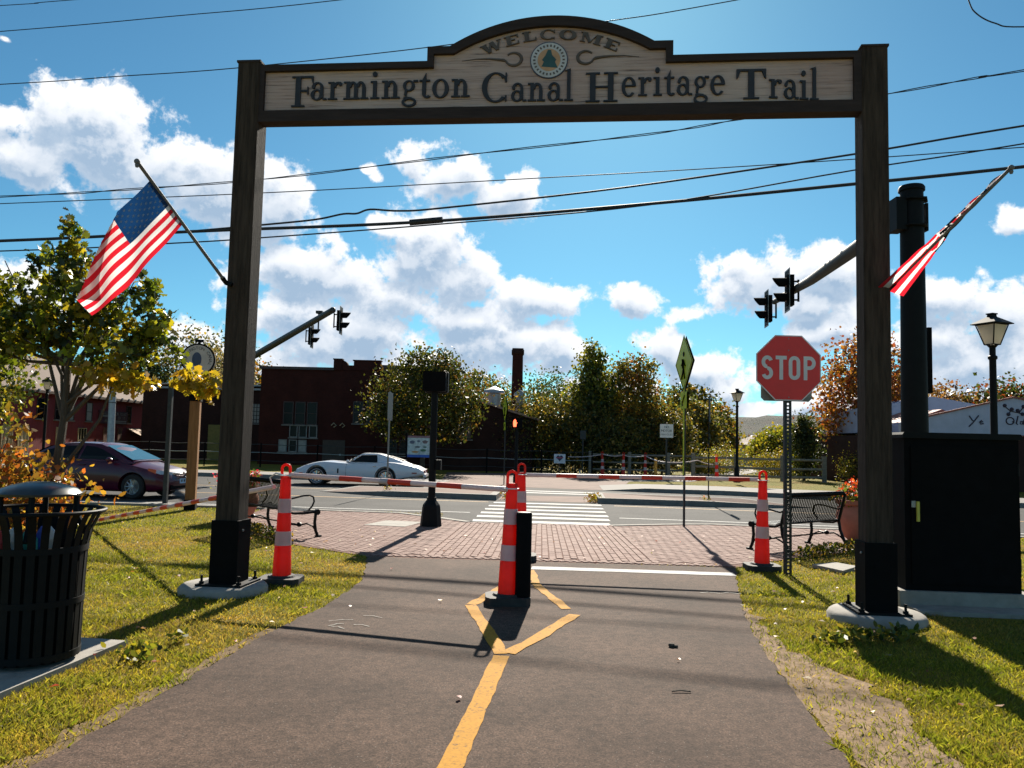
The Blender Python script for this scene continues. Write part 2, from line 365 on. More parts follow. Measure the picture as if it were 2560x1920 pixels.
def sheet(name, pts, z, mat, parent=None, kind='structure'):
    me = bpy.data.meshes.new(name); me.from_pydata([(x, y, z) for x, y in pts], [], [tuple(range(len(pts)))])
    me.materials.append(mat); o = link(name, me, parent)
    if kind and parent is None: o['kind'] = kind
    return o
def jitter(pts, step, amp, seed=1):
    r = random.Random(seed); out = []
    for (a, b) in zip(pts[:-1], pts[1:]):
        d = math.dist(a, b); n = max(1, int(d / step))
        for i in range(n):
            t = i / n; out.append((a[0] + (b[0]-a[0])*t + r.uniform(-amp, amp), a[1] + (b[1]-a[1])*t + r.uniform(-amp, amp)))
    out.append(pts[-1]); return out
def ribbon(pts, w, step=None, amp=0, seed=1):
    """closed outline of a band of width w along a polyline"""
    L_, R_ = [], []
    for i, p in enumerate(pts):
        a = pts[max(0, i-1)]; b = pts[min(len(pts)-1, i+1)]; dx, dy = b[0]-a[0], b[1]-a[1]; l = math.hypot(dx, dy) or 1
        nx, ny = -dy / l * w / 2, dx / l * w / 2; L_.append((p[0]+nx, p[1]+ny)); R_.append((p[0]-nx, p[1]-ny))
    if step: L_ = jitter(L_, step, amp, seed); R_ = jitter(R_, step, amp, seed + 50)
    return L_ + R_[::-1]

# ---- the ground, one sheet to the horizon
g = MB(); g.add([(-2500,-600,0),(2500,-600,0),(2500,3500,0),(-2500,3500,0)], [(0,1,2,3)]); tag(g.build('ground', LAWN), kind='structure')
PL_ = [(-2.2,-6),(-2.17,3.82),(-2.11,4.35),(-2.03,5.03),(-1.99,5.49),(-1.86,6.64),(-1.68,7.49),(-1.59,8.85),(-1.76,10.17),(-1.89,10.77)]
PR_ = [(2.96,10.50),(2.71,9.6),(2.41,8.43),(2.09,6.96),(1.93,5.88),(1.79,4.76),(1.71,4.05),(1.7,-6)]
PATHP = jitter(PL_, .12, .018, 3) + [(-1.16,10.665),(.5,10.61),(2.19,10.55)] + jitter(PR_, .12, .018, 4)
trail = sheet('trail_path', PATHP, .012, ASPH)
SANDP = jitter([(1.72,1.5),(1.79,4.76),(1.93,5.88),(2.09,6.96),(2.3,8.0)], .15, .03, 8) + jitter([(2.40,7.9),(2.22,7.0),(2.22,6.3),(2.40,5.5),(2.42,4.9),(2.28,4.3),(2.22,1.5)], .12, .07, 9)
sheet('path_side_dirt', SANDP, .006, SAND)
SANDL = jitter([(-2.22,1.5),(-2.11,4.35),(-1.99,5.49),(-1.86,6.64)], .1, .02, 18) + jitter([(-1.95,6.6),(-2.1,5.4),(-2.27,4.3),(-2.32,1.5)], .1, .04, 19)
sheet('path_edge_dirt', SANDL, .005, pm('edge_soil', (.16, .11, .06), .95, 0, .4, 9, bump=.6, bscale=80, spec=.1))
EDGE = [(-60,19.4),(-14,18.7),(-8,18.45),(-5,18.2),(-.8,17.8),(2.4,17.3),(4.3,17.05),(9.9,16.0),(20,13.5),(60,3)]
PFAR = [(-5.3,17.5),(-4.68,17.5),(-2.33,17.2),(-1.38,16.3),(-.78,15.62),(1.97,15.56),(3.34,16.1),(4.11,16.27),(7.2,15.75)]
FKERB = [(-80,36),(-20,32.2),(-8.4,30.5),(-1.75,29.3),(3.8,27.5),(7,26.7),(10.1,25.4),(20,22.3),(80,6)]
road = sheet('road', [(-80,18.8),(-14,18.0),(-8,17.75)] + PFAR + [(9.9,15.2),(20,12.6),(80,-3)] + FKERB[::-1], .004, ROADM)
def mark(name, pts, z, mat, parent): return sheet(name, pts, z, mat, parent)
mark('edge_line', ribbon([(-60,19.4),(-14,18.75),(-8,18.45),(-5,18.2),(-.86,17.82)], .12), .008, ROADW, road)
mark('edge_line', ribbon([(2.37,17.3),(4.3,17.05),(9.9,16.0),(20,13.5),(60,3)], .12), .008, ROADW, road)
mark('centre_line', ribbon([(-40,24.2),(-14,22.7),(-5.96,21.75),(-2.9,21.3),(-.55,21.1)], .14), .008, ROADY, road)
mark('centre_line', ribbon([(2.7,20.75),(4.25,20.5),(9,19.6),(20,16.9),(60,6)], .14), .008, ROADY, road)
mark('centre_line', ribbon([(-40,27.2),(-14,25.9),(-6,25.0),(-4.6,24.9)], .14), .008, ROADY, road)
for i, (x0, y0, x1, y1) in enumerate([(-.41,21.0,2.38,20.85),(-.50,19.9,2.31,19.75),(-.57,18.9,2.24,18.75),(-.62,17.93,2.17,17.68),(-.67,17.05,2.09,16.8),(-.72,16.08,2.0,15.86),(.2,26.6,2.75,26.2),(.2,25.6,2.7,25.2)]):
    h = .22 if i > 2 else .2
    mark('crosswalk_stripe', jitter([(x0,y0-h),(x1,y1-h)], .25, .012, i) + jitter([(x1,y1+h*.9),(x0,y0+h*.9)], .25, .012, i+20), .008, ROADW, road)
sheet('median_crossing', [(-.3,21.9),(2.4,21.6),(2.55,24.2),(-.2,23.9)], .0075, PAVEF)
# trail markings
mark('stop_line', ribbon([(.30,10.06),(1.3,10.02),(2.78,9.93)], .24, .2, .012, 5), .016, ROADW, trail)
mark('yellow_line', ribbon([(-.7,-1),(-.47,2),(-.245,3.94),(-.03,5.92)], .118, .1, .006, 6), .016, YELLOWP, trail)
mark('yellow_line', ribbon([(-.03,5.97),(-.12,6.5),(-.345,7.70)], .105, .1, .008, 7), .0165, YELLOWP, trail)
mark('yellow_line', ribbon([(0.02,5.99),(.3,6.6),(.62,7.38)], .105, .1, .010, 8), .017, YELLOWP, trail)
mark('yellow_line', ribbon([(-.335,7.72),(-.16,8.35),(.10,9.2),(.235,9.95)], .10, .1, .012, 9), .0155, YELLOWP, trail)
mark('yellow_line', ribbon([(.56,7.62),(.33,8.8),(.275,9.9)], .10, .1, .012, 10), .0165, YELLOWP, trail)
rchalk = random.Random(4)
for k in range(5):                                       # surveyor's chalk scrawls at the lawn edge
    x = -1.42 + rchalk.uniform(-.1, .22); y = 6.9 + rchalk.uniform(-.25, .35)
    xq, yq = x + rchalk.uniform(.08, .2), y + rchalk.uniform(-.12, .12); mark('chalk_mark', ribbon([(x, y), ((x + xq)/2, (y + yq)/2 + .03), (xq, yq)], .013, .03, .005, k), .0158 + k * .0003, CONC, trail)
for k in range(4):
    x = 2.05 + k * .11; mark('chalk_mark', ribbon([(x, 8.62 + .05 * (k % 2)), (x + .1, 8.68 - .07 * (k % 2))], .02, .03, .005, 60 + k), .0158 + k * .0003, CONC, trail)

# ---- brick plaza between trail and road
PLAZA = [(-1.89,10.78),(-1.16,10.68),(2.19,10.56),(2.96,10.52),(4.1,11.6),(5.4,12.5),(6.6,13.1),(7.2,15.75)] + PFAR[::-1][1:] + [(-5.2,15.5),(-4.32,13.19),(-3.17,11.79)]
plaza = sheet('brick_plaza', PLAZA, .010, MORTAR)
def inside(P, x, y):
    P = np.asarray(P); x = np.atleast_1d(np.asarray(x, float)); y = np.atleast_1d(np.asarray(y, float)); c = np.zeros(x.shape, bool); n = len(P)
    for i in range(n):
        x0, y0 = P[i]; x1, y1 = P[(i + 1) % n]
        k = (y0 > y) != (y1 > y)
        with np.errstate(divide='ignore', invalid='ignore'): c ^= k & (x < (x1 - x0) * (y - y0) / (y1 - y0) + x0)
    return c
bricks = []                                              # (x, y, along-angle, half length, half width)
ZL = lambda y: -1.22 + (y - 10.7) * .066; ZR = lambda y: 2.02 + (y - 10.7) * .012
def nearedge(x): return 10.78 - (x + 1.89) * .0536
ncol = 31
for c in range(ncol):
    for r_ in range(25):
        y = 10.83 + r_ * .2005 + (.1 if c % 2 else 0)
        xl, xr = ZL(y) + .11, ZR(y) - .11
        x = xl + (c + .5) * (xr - xl) / ncol
        if nearedge(x) + .20 < y < 15.38: bricks.append((x, y, math.pi / 2 - .03, .0975, (xr - xl) / ncol / 2 - .0032))
for r_ in range(25):
    y = 10.85 + r_ * .2
    for x in (ZL(y) + .05, ZR(y) - .05):
        if nearedge(x) + .2 < y < 15.4: bricks.append((x, y, math.pi / 2 - .03, .0965, .046))
for k in range(48):                                       # header row along the trail
    x = -1.8 + k * .1; y = nearedge(x) + .10
    bricks.append((x, y, math.pi / 2 + .5, .088, .040))
for k in range(27):
    x = -.75 + k * .104; bricks.append((x, 15.48 - k * .0006, math.pi / 2, .07, .048))
Wb = .1; ca, sa = math.cos(rad(40)), math.sin(rad(40)); side = []
for i in range(-110, 110):
    for j in range(-60, 60):
        for (dx, dy, ang) in ((1, .5, 0), (.5, 2, math.pi / 2)):
            u, v = (i + 2 * j + dx) * Wb, (i - 2 * j + dy) * Wb
            x, y = ca * u - sa * v + 1, sa * u + ca * v + 13
            if -6 < x < 8 and 10 < y < 18: side.append((x, y, ang + rad(40)))
sx_ = np.array([s_[0] for s_ in side]); sy_ = np.array([s_[1] for s_ in side])
shrunk = inside(PLAZA, sx_, sy_) & inside(PLAZA, sx_ + .12, sy_) & inside(PLAZA, sx_ - .12, sy_) & inside(PLAZA, sx_, sy_ - .13) & inside(PLAZA, sx_, sy_ + .2)
for ok, s_ in zip(shrunk, side):
    if not ok or (ZL(s_[1]) + .045 < s_[0] < ZR(s_[1]) - .045 and s_[1] < 15.6): continue
    if s_[1] < nearedge(s_[0]) + .25: continue
    bricks.append((s_[0], s_[1], s_[2], .0970, .0471))
rb = random.Random(5)
bricks.sort(key=lambda q: (q[1], q[0]))
bm_ = []
for nm, mt in (('paver_a', BRICKA), ('paver_b', BRICKB), ('paver_c', BRICKC)):
    b_ = MB(); e = .12
    b_.add([(-1,-1,0),(1,-1,0),(1,1,0),(-1,1,0),(-1+e*.4,-1+e,1),(1-e*.4,-1+e,1),(1-e*.4,1-e,1),(-1+e*.4,1-e,1)], [(4,5,6,7),(0,1,5,4),(1,2,6,5),(2,3,7,6),(3,0,4,7)])
    bm_.append(b_.mesh('brick', mt))
rest = MB()
for k, (x, y, a, hl, hw) in enumerate(bricks):
    h = (.0075 if hw == .0471 else .012) + rb.uniform(0, .004); kind_ = rb.choice((0, 0, 1, 1, 2))
    M_ = Matrix.Translation((x, y, .006)) @ Matrix.Rotation(a + rb.uniform(-.015, .015), 4, 'Z') @ Matrix.Diagonal((hl, hw, h, 1))
    if k < 295: link('brick', bm_[kind_], plaza, M_)
    else:
        rest.add([tuple(M_ @ Vector(v.co)) for v in bm_[0].vertices], [(4,5,6,7),(0,1,5,4),(1,2,6,5),(2,3,7,6),(3,0,4,7)], kind_)
tag(rest.build('paving_bricks', [BRICKA, BRICKB, BRICKC], plaza), kind='stuff')
kb = MB()
for nm_pts in ([(-5.3,17.5),(-4.68,17.5),(-2.33,17.2),(-1.38,16.3),(-.78,15.62)], [(1.97,15.56),(3.34,16.1),(4.11,16.27),(7.2,15.75),(9.9,15.2)]):
    kb.prism(ribbon(nm_pts, .15), .002, .024)
tag(kb.build('plaza_kerb', CONC), kind='structure')
pk = MB(); pk.prism(ribbon([(-60,18.6),(-14,17.95),(-8,17.7),(-5.3,17.45)], .15), .0, .05); tag(pk.build('verge_kerb', CONC), kind='structure')
uc = MB(); uc.prism([(-2.62,14.62),(-1.86,14.45),(-1.62,15.35),(-2.35,15.50)], .010, .021); t_ = uc.build('utility_cover', CONC)
tag(t_, kind='structure')
mark('raised_lettering', ribbon([(-2.35,14.98),(-1.9,14.90)], .05), .0235, DARKSTEEL, t_)

# ---- raised medians
for nm, pts in (('left', [(-5.6,23.75),(-4.5,22.95),(-3.3,22.35),(-.35,21.8),(-.22,23.85),(-2.6,24.5),(-4.6,24.6)]), ('right', [(2.37,21.52),(5.2,21.25),(7.0,21.35),(8.3,21.75),(6.6,22.9),(2.55,24.15)])):
    cx = sum(p[0] for p in pts) / len(pts); cy = sum(p[1] for p in pts) / len(pts)
    inner = [(cx + (p[0]-cx) * .93, cy + (p[1]-cy) * .84) for p in pts]
    nose = 4 if nm == 'left' else 2
    kz = [.15] * len(pts)
    if nm == 'left': kz[0] = .01; kz[1] = .07
    else: kz[3] = .01; kz[2] = .09
    n_ = len(pts); b_ = MB()
    b_.add([(x, y, 0) for x, y in pts] + [(x, y, z) for (x, y), z in zip(pts, kz)] + [(x, y, z + .001) for (x, y), z in zip(inner, kz)],
           [(i, (i+1) % n_, n_ + (i+1) % n_, n_ + i) for i in range(n_)] + [(n_ + i, n_ + (i+1) % n_, 2*n_ + (i+1) % n_, 2*n_ + i) for i in range(n_)], 0)
    b_.add([(x, y, z + .001) for (x, y), z in zip(inner, kz)], [tuple(range(n_))], 1)
    tag(b_.build('median_' + nm, [CONCD, PAVEF]), kind='structure')
# ---- far pavement with its kerb, dropped at the crossing
def kerbwalk(name, front, width, zs, mat):
    b_ = MB(); v = []
    for (x, y), z in zip(front, zs): v += [(x, y, 0), (x, y, z), (x + .03, y + .16, z), (x + .25, y + width, z * .9 + .004)]
    for i in range(len(front) - 1):
        a, c = 4 * i, 4 * i + 4
        b_.m += [0, 0, 1]; b_.f += [(a, c, c+1, a+1), (a+1, c+1, c+2, a+2), (a+2, c+2, c+3, a+3)]
    b_.v = v; tag(b_.build(name, [CONCD, mat]), kind='structure')
kerbwalk('far_pavement_right', [(3.2,27.7),(4.6,27.3),(7,26.7),(10.1,25.4),(20,22.3),(80,6)], 3.4, [.012,.13,.15,.15,.15,.15], PATHF)
kerbwalk('far_pavement_left', [(-80,36),(-20,32.2),(-8.4,30.5),(-4.2,29.75),(-2.6,29.45)], 2.6, [.15,.15,.15,.13,.012], PATHF)
sheet('far_plaza', [(-2.6,29.5),(3.2,27.75),(4.4,31),(5.6,37),(3.5,42),(-3.2,41)], .008, PAVEF)
sheet('far_trail', jitter([(4.6,35),(8.2,36.5),(12,44),(17.5,56),(21,75)], 1, .08, 2) + [(19,75)] + jitter([(15.5,57),(10.2,46),(6.5,40.5),(4.6,35)], 1, .08, 3), .010, PATHF)
# ---- pads in the lawns
pd = MB(); pd.prism([(-3.95,4.35),(-2.93,4.55),(-2.78,5.98),(-3.8,6.15)], -.05, .045); tag(pd.build('litter_bin_pad', CONC), kind='structure')
pd = MB(); pd.prism([(4.03,10.72),(4.43,10.97),(4.60,10.63),(4.22,10.2)], -.05, .05); tag(pd.build('handhole_cover', CONC), kind='structure')

# ---- distant wooded hill
def hill_mat():
    m, t, b = nmat('wooded_hill'); tcn = N('ShaderNodeTexCoord', t); n = fbm(t, tcn.outputs['Object'], .09, 6, .7); n2 = fbm(t, tcn.outputs['Object'], .5, 5, .7)
    LK(ramp(t, n.outputs[0], [(.3, (.010, .016, .010)), (.5, (.02, .026, .014)), (.62, (.04, .03, .014)), (.75, (.05, .026, .014))]), b.inputs['Base Color'], t); b.inputs['Roughness'].default_value = .95
    bp = N('ShaderNodeBump', t); bp.inputs['Strength'].default_value = 1; bp.inputs['Distance'].default_value = 3; LK(n2.outputs[0], bp.inputs['Height'], t); LK(bp.outputs[0], b.inputs['Normal'], t); return m
hx = np.linspace(-900, 1100, 160); hy = np.linspace(330, 900, 36); hm = MB()
for j, y in enumerate(hy):
    for i, x in enumerate(hx):
        prof = 12 * math.exp(-((x - 150) / 90) ** 2) + 6 * math.exp(-((x - 330) / 160) ** 2) + 6 + 3 * math.sin(x * .011) + 2 * math.sin(x * .031 + 1)
        t_ = min(1, j / 10); z = prof * t_ * t_ * (3 - 2 * t_) + RNG.normal(0, .9) * t_
        hm.v.append((x + RNG.normal(0, 2), y, max(-.5, z) if j else -1))
nx_ = len(hx)
hm.f = [(j*nx_+i, j*nx_+i+1, (j+1)*nx_+i+1, (j+1)*nx_+i) for j in range(len(hy)-1) for i in range(nx_-1)]; hm.m = [0] * len(hm.f)
tag(hm.build('hills', hill_mat()), kind='structure')

# ================================================================= VEGETATION
def pal(cols, n, jit=.22):
    c = np.array(cols, float)[RNG.integers(0, len(cols), n)]
    return np.clip(c * (1 + RNG.normal(0, jit, (n, 1))) * (1 + RNG.normal(0, .06, (n, 3))), .004, 1)
def unit(n):
    v = RNG.normal(size=(n, 3)); return v / np.linalg.norm(v, axis=1, keepdims=True)
SHAPES = {
    'kite': np.array([(0,0),(.42,.45),(0,1),(-.42,.45)]),
    'oval': np.array([(0,0),(.26,.3),(.24,.68),(0,1),(-.24,.68),(-.26,.3)]),
    'oak': np.array([(0,0),(.10,.2),(.34,.2),(.2,.42),(.46,.5),(.24,.66),(.30,.86),(0,1),(-.30,.86),(-.24,.66),(-.46,.5),(-.2,.42),(-.34,.2),(-.10,.2)])}
def leaves(name, C, size, cols, mat, parent, shape='kite', droop=.35, sjit=.3):
    n = len(C); s = SHAPES[shape]; k = len(s)
    d = unit(n); d[:, 2] -= droop; d /= np.linalg.norm(d, axis=1, keepdims=True)
    q = unit(n); q[:, 2] *= 1.0
    sd = np.cross(d, q); sd /= np.linalg.norm(sd, axis=1, keepdims=True) + 1e-9
    nn = np.cross(sd, d); sz = size * (1 + RNG.normal(0, sjit, n)).clip(.4, 2)
    V = C[:, None, :] + sz[:, None, None] * (sd[:, None, :] * s[None, :, :1] + d[:, None, :] * s[None, :, 1:] + nn[:, None, :] * (np.abs(s[None, :, :1]) * .35))
    return fast(name, V, k, mat, cols, parent)
def cloud(blobs, n, clump, shell=.55):
    """n leaf positions gathered in clumps through the volume of some ellipsoids (x,y,z,rx,ry,rz,weight); returns points and a clump id"""
    w = np.array([b[6] if len(b) > 6 else b[3]*b[4]*b[5] for b in blobs], float); w /= w.sum()
    nc = max(6, int(n / clump)); bi = RNG.choice(len(blobs), nc, p=w); B = np.array([b[:6] for b in blobs])[bi]
    r = RNG.random(nc) ** (1 / 3); r = shell + (1 - shell) * r; r *= 1 + RNG.normal(0, .15, nc)
    cc = B[:, :3] + unit(nc) * r[:, None] * B[:, 3:]
    ci = RNG.integers(0, nc, n); rad_ = B[ci, 3:].mean(1, keepdims=True) * .17
    return cc[ci] + RNG.normal(size=(n, 3)) * rad_, ci, nc
def tree(name, label, loc, h, trunk_r, blobs, n, size, cols, shape='kite', clump=14, mat=None, shell=.5, group=None, bark=None, limbs=7, top=None, colvar=.18, cat='tree', tilt=0, seed=0, droop=.35, lean=(0, 0)):
    t = thing(name, label, cat, loc, 0, group)
    rt = random.Random(seed + 17); m = MB()
    zt = top or h * .8
    px = [(lean[0] * u + rt.uniform(-.02, .02) * h * u, lean[1] * u + rt.uniform(-.02, .02) * h * u, zt * u) for u in (0, .2, .4, .6, .8, 1)]
    m.tube(px, [trunk_r * (1.25 if i == 0 else 1 - .17 * i) for i in range(6)], 8)
    for i in range(limbs):
        b = blobs[i % len(blobs)]; u = rt.uniform(.35, .8); i0 = int(u * 5); p0 = Vector(px[i0])
        p2 = Vector((b[0] + rt.uniform(-.7, .7) * b[3], b[1] + rt.uniform(-.7, .7) * b[4], b[2] + rt.uniform(-.2, .6) * b[5]))
        if p2.z < p0.z: p0 = Vector(px[max(1, i0 - 2)])
        pm_ = p0.lerp(p2, .5) + Vector((rt.uniform(-.06, .06) * h, 0, -.02 * h))
        m.tube([p0, pm_, p2], [trunk_r * .45, trunk_r * .28, trunk_r * .08], 5)
    m.build('trunk', bark or BARK, t, True)
    if mat is None: n = int(n * 1.6); size = size * .76; clump *= 2.1; shell *= .8          # the far crowns read as fine foliage
    P, ci, nc = cloud(blobs, n, clump, shell)
    P = P[P[:, 2] > .05]; ci = ci[:len(P)]
    cc = pal(cols, nc, colvar)[ci] * (1 + RNG.normal(0, .16, (len(P), 1)))
    leaves('crown', P, size, np.clip(cc, .004, 1), mat or LEAFF, t, shape, droop)
    return t
G1 = [(.05, .07, .014), (.075, .09, .018), (.035, .05, .012)]; YG = [(.21, .20, .024), (.16, .165, .024), (.10, .115, .02), (.26, .215, .026)]
OR = [(.30, .12, .02), (.24, .10, .02), (.18, .10, .02)]; RD = [(.25, .05, .02), (.2, .06, .03)]; DK = [(.025, .035, .012), (.04, .05, .015), (.05, .055, .015)]
GO = [(.20, .145, .028), (.15, .13, .025), (.27, .165, .03), (.09, .095, .02)]
# near oak by the litter bin
oak = tree('oak_tree', 'young oak with yellow-green lobed leaves behind the hanging flag on the left', (-6.85, 12.0, 0), 5, .085,
     [(.05,0,4.55,.22,.22,.42),(-.12,.1,4.1,.42,.4,.36),(.35,0,3.85,.48,.45,.36),(-.55,.2,3.75,.45,.4,.32),(-1.15,.2,4.0,.30,.3,.34),(-1.35,.1,3.45,.42,.4,.28),(-.75,0,3.2,.55,.5,.30),(.85,-.1,3.45,.5,.45,.30),(1.35,0,3.25,.40,.4,.30),(1.15,.1,3.75,.30,.3,.26),(.3,0,3.25,.6,.55,.34),(-1.2,.2,2.85,.5,.5,.24),(-.35,0,2.85,.55,.5,.22),(.95,-.1,2.85,.6,.5,.26),(1.5,.1,2.85,.3,.3,.22),(.75,.3,4.35,.26,.25,.36),(-1.7,.2,3.1,.3,.3,.25)],
     4700, .112, [(.13,.145,.013),(.19,.185,.016),(.28,.23,.022),(.08,.10,.013),(.05,.07,.012),(.035,.05,.012)], 'oak', 13, LEAF, .25, bark=BARK, limbs=17, top=4.3, droop=.5, lean=(.28, 0))
P, ci, nc = cloud([(.75,-.2,2.50,.42,.35,.17),(1.15,-.1,2.36,.36,.35,.15),(1.85,.5,2.42,.32,.3,.20),(2.2,.5,2.34,.28,.25,.22)], 560, 8, .2)
leaves('yellow_spray', P, .125, pal([(.34,.25,.02),(.38,.24,.025),(.25,.21,.02)], len(P)), LEAF, oak, 'oak', .5)
m = MB(); m.tube([(.12,0,1.95),(.6,-.1,2.3),(1.2,.1,2.3),(2.1,.5,2.38)], [.03,.022,.014,.006], 6); m.build('low_branch', BARK, oak, True)
# shrub by the bin
tree('autumn_shrub', 'large shrub with golden and orange leaves behind the litter bin', (-7.55, 11.6, 0), 1.9, .03,
     [(0,0,.62,1.2,1.0,.62),(.75,-.2,.52,.8,.7,.48),(-.8,.2,.7,.9,.8,.65),(.1,0,1.05,.6,.5,.3),(-.3,0,1.55,.3,.3,.35,.06),(.35,.1,1.75,.22,.2,.3,.025)],
     5200, .10, [(.33,.19,.03),(.26,.14,.03),(.36,.23,.05),(.28,.10,.02),(.18,.13,.03),(.36,.10,.03)], 'oval', 7, LEAF, .3, cat='shrub', limbs=16, top=1.2, droop=.0)
# trees of the far side
tree('broadleaf_tree', 'round dark green tree with rusty top before the brick mill', (-4.35, 39.8, 0), 6.3, .12,
     [(0,0,3.6,2.5,2.2,1.8),(.3,0,5.0,1.5,1.4,1.1),(-1.5,0,2.9,1.3,1.4,1.1),(1.6,0,3.0,1.3,1.4,1.2)], 9000, .19, [(.045,.055,.012),(.07,.075,.015),(.035,.045,.012),(.12,.07,.02),(.10,.10,.02)], 'kite', 12, None, .45, seed=1)
tree('tall_sapling', 'tall upright green tree topping the shrub mass beyond the crossing', (4.75, 46, 0), 8.0, .1,
     [(0,0,4.2,1.3,1.3,2.2),(-.05,0,6.3,.7,.7,1.1),(-.1,0,7.4,.33,.33,.55)], 5200, .22, YG + G1, 'kite', 9, None, .3, seed=2)
tree('russet_tree', 'bushy tree turning russet beside the tall green sapling', (7.0, 46.5, 0), 7.2, .12,
     [(0,0,4.0,1.7,1.6,2.3),(.2,0,6.0,1.1,1.1,.9),(-.8,-.3,2.6,1.4,1.2,1.6),(.9,0,2.4,1.4,1.3,1.6)], 9000, .2, GO + [(.22,.09,.03),(.13,.12,.02)], 'kite', 10, None, .35, seed=3)
for k, (x, y, h, r, lab) in enumerate([(1.2, 47.5, 3.0, 1.3, 'low olive shrub at the left end of the thicket by the mill fence'), (1.4, 45, 4.3, 2.1, 'broad olive shrub behind the heart placard'), (3.6, 44.5, 3.6, 1.8, 'dense dark shrub right of the heart placard'), (5.6, 43.6, 2.9, 1.6, 'shrub behind the row of orange posts'), (8.6, 45.5, 3.6, 1.7, 'shrub beside the no motor vehicles sign')]):
    tree('thicket_shrub', lab, (x, y, 0), h, .06, [(0,0,h*.5,r,r*.8,h*.5),(-r*.5,0,h*.4,r*.7,r*.6,h*.4),(r*.5,.1,h*.62,r*.6,r*.6,h*.36)], 6500, .17, GO + DK + [(.16,.12,.03),(.09,.075,.02)], 'kite', 10, None, .3, cat='shrub', group='shrubs of the thicket', limbs=8, seed=10 + k)
far = [(-3.5, 84, 8.8, 4.0, G1 + GO, 'green and amber tree just left of the brick chimney'), (4.5, 92, 9.6, 4.8, G1, 'dark green tree just right of the brick chimney'), (10.5, 88, 8.6, 4.0, G1 + DK, 'dark tree rising behind the tall sapling'), (-9.5, 88, 8.0, 3.6, GO + OR, 'amber tree showing above the mill roof end'),
       (14.6, 66, 6.6, 2.8, DK + GO, 'dark rounded tree left of the crossing sign post'), (18.6, 74, 5.6, 2.2, YG + OR, 'yellow and orange tree beyond the far trail'), (13.4, 58, 5.0, 1.6, GO + [(.15, .15, .09)], 'pale leafed tree behind the pedestrian crossing sign'),
       (21.5, 62, 3.0, 2.2, YG + GO, 'low yellow-green tree left of the far lamp'), (17.6, 52, 2.9, 1.9, YG, 'bushy light green tree behind the rail fence'), (30.5, 78, 3.9, 3.4, GO + G1, 'spreading tree behind the pale far house'),
       (19.2, 43, 8.2, 2.3, OR + RD + [(.3, .14, .03)], 'orange-red maple behind the right timber post'), (33.5, 62, 6.9, 3.2, [(.26, .12, .05), (.22, .11, .05), (.2, .13, .06)], 'thin coppery tree above the white mural building'), (37.5, 60, 7.0, 4.0, RD + DK + G1, 'red and dark green tree above the mural gable'),
       (25.6, 54, 7.6, 1.9, [(.03, .05, .035), (.04, .06, .04)], 'blue-green conifer between post and signal mast'),
       (-23.5, 33.0, 8.8, 3.0, YG + G1, 'yellow-green tree behind the young oak at far left'), (-31, 78, 12.0, 5.0, DK + GO, 'dark tree behind the red barn roof'), (-24, 70, 9.2, 3.6, OR + GO + DK, 'rusty tree between barn and mill'), (-34.5, 74, 9.0, 3.4, DK + G1, 'dark tree standing against the end of the barn')]
for k, (x, y, h, r, cols, lab) in enumerate(far):
    sparse = 'thin' in lab or 'conifer' in lab
    bl = [(0,0,h*.55,r,r,h*.38),(-r*.45,0,h*.42,r*.6,r*.6,h*.26),(r*.45,.2,h*.45,r*.6,r*.6,h*.28),(0,0,h*.82,r*.5,r*.5,h*.18)]
    tree('background_tree', lab, (x, y, 0), h, .16, bl, 4200 if sparse else 6500, .24 if y < 60 else .33, cols, 'kite', 10, None, .25 if sparse else .45, group='trees across the road', seed=30 + k)
tree('narrow_evergreen', 'narrow dark evergreen behind the rail fence by the maple', (15.2, 41.5, 0), 3.5, .06, [(0,0,1.7,.75,.75,1.5),(0,0,2.7,.45,.45,.8)], 4200, .13, DK + [(.05, .07, .02)], 'kite', 10, None, .2, limbs=6, seed=55)
tree('bare_tree', 'nearly bare tree with a few pale leaves right of the round sign', (-22.3, 62, 0), 9.8, .1, [(0,0,7.4,2.2,2.0,2.0),(.8,0,6.0,1.8,1.5,1.6)], 900, .2, [(.25, .2, .14), (.2, .16, .1)], 'kite', 3, None, .1, limbs=26, seed=58)
for k, (x, y, h, r, lab) in enumerate([(12.5, 47, 1.7, 1.4, 'brown seeding shrub behind the middle of the rail fence'), (15.0, 45.5, 1.5, 1.3, 'low tan shrub left of the narrow evergreen'), (17.5, 39.5, 1.5, 1.3, 'pale green weeds right of the rail fence end'), (19.8, 38.5, 1.8, 1.3, 'tall weeds below the maple'), (10.5, 43.0, 1.2, .9, 'small shrub beside the far trail edge')]):
    tree('meadow_shrub', lab, (x, y, 0), h, .03, [(0,0,h*.45,r,r,h*.5)], 2600, .11, YG + GO + [(.25, .18, .06)], 'oval', 6, None, .1, cat='shrub', group='shrubs of the far meadow', limbs=6, seed=70 + k, droop=-.2)
# wood on the horizon, one mass
blw = []
for k in range(70):
    a = rad(-56 + 112 * k / 69 + random.uniform(-.6, .6)); d = random.uniform(125, 190); h = random.uniform(5.5, 9.5) * (.38 if .22 < math.tan(a) < .48 else 1)
    blw.append((d * math.sin(a), d * math.cos(a), h * .5, random.uniform(5, 8), 4, h * .55))
P, ci, nc = cloud(blw, 30000, 14, .5); P = P[P[:, 2] > 0]; ci = ci[:len(P)]
fw = leaves('far_wood', P, .75, np.clip(pal(G1 + GO + DK + OR[:1], nc, .2)[ci], .004, 1), LEAFF, None)
tag(fw, 'distant mixed autumn wood along the horizon', 'wood', kind='stuff')

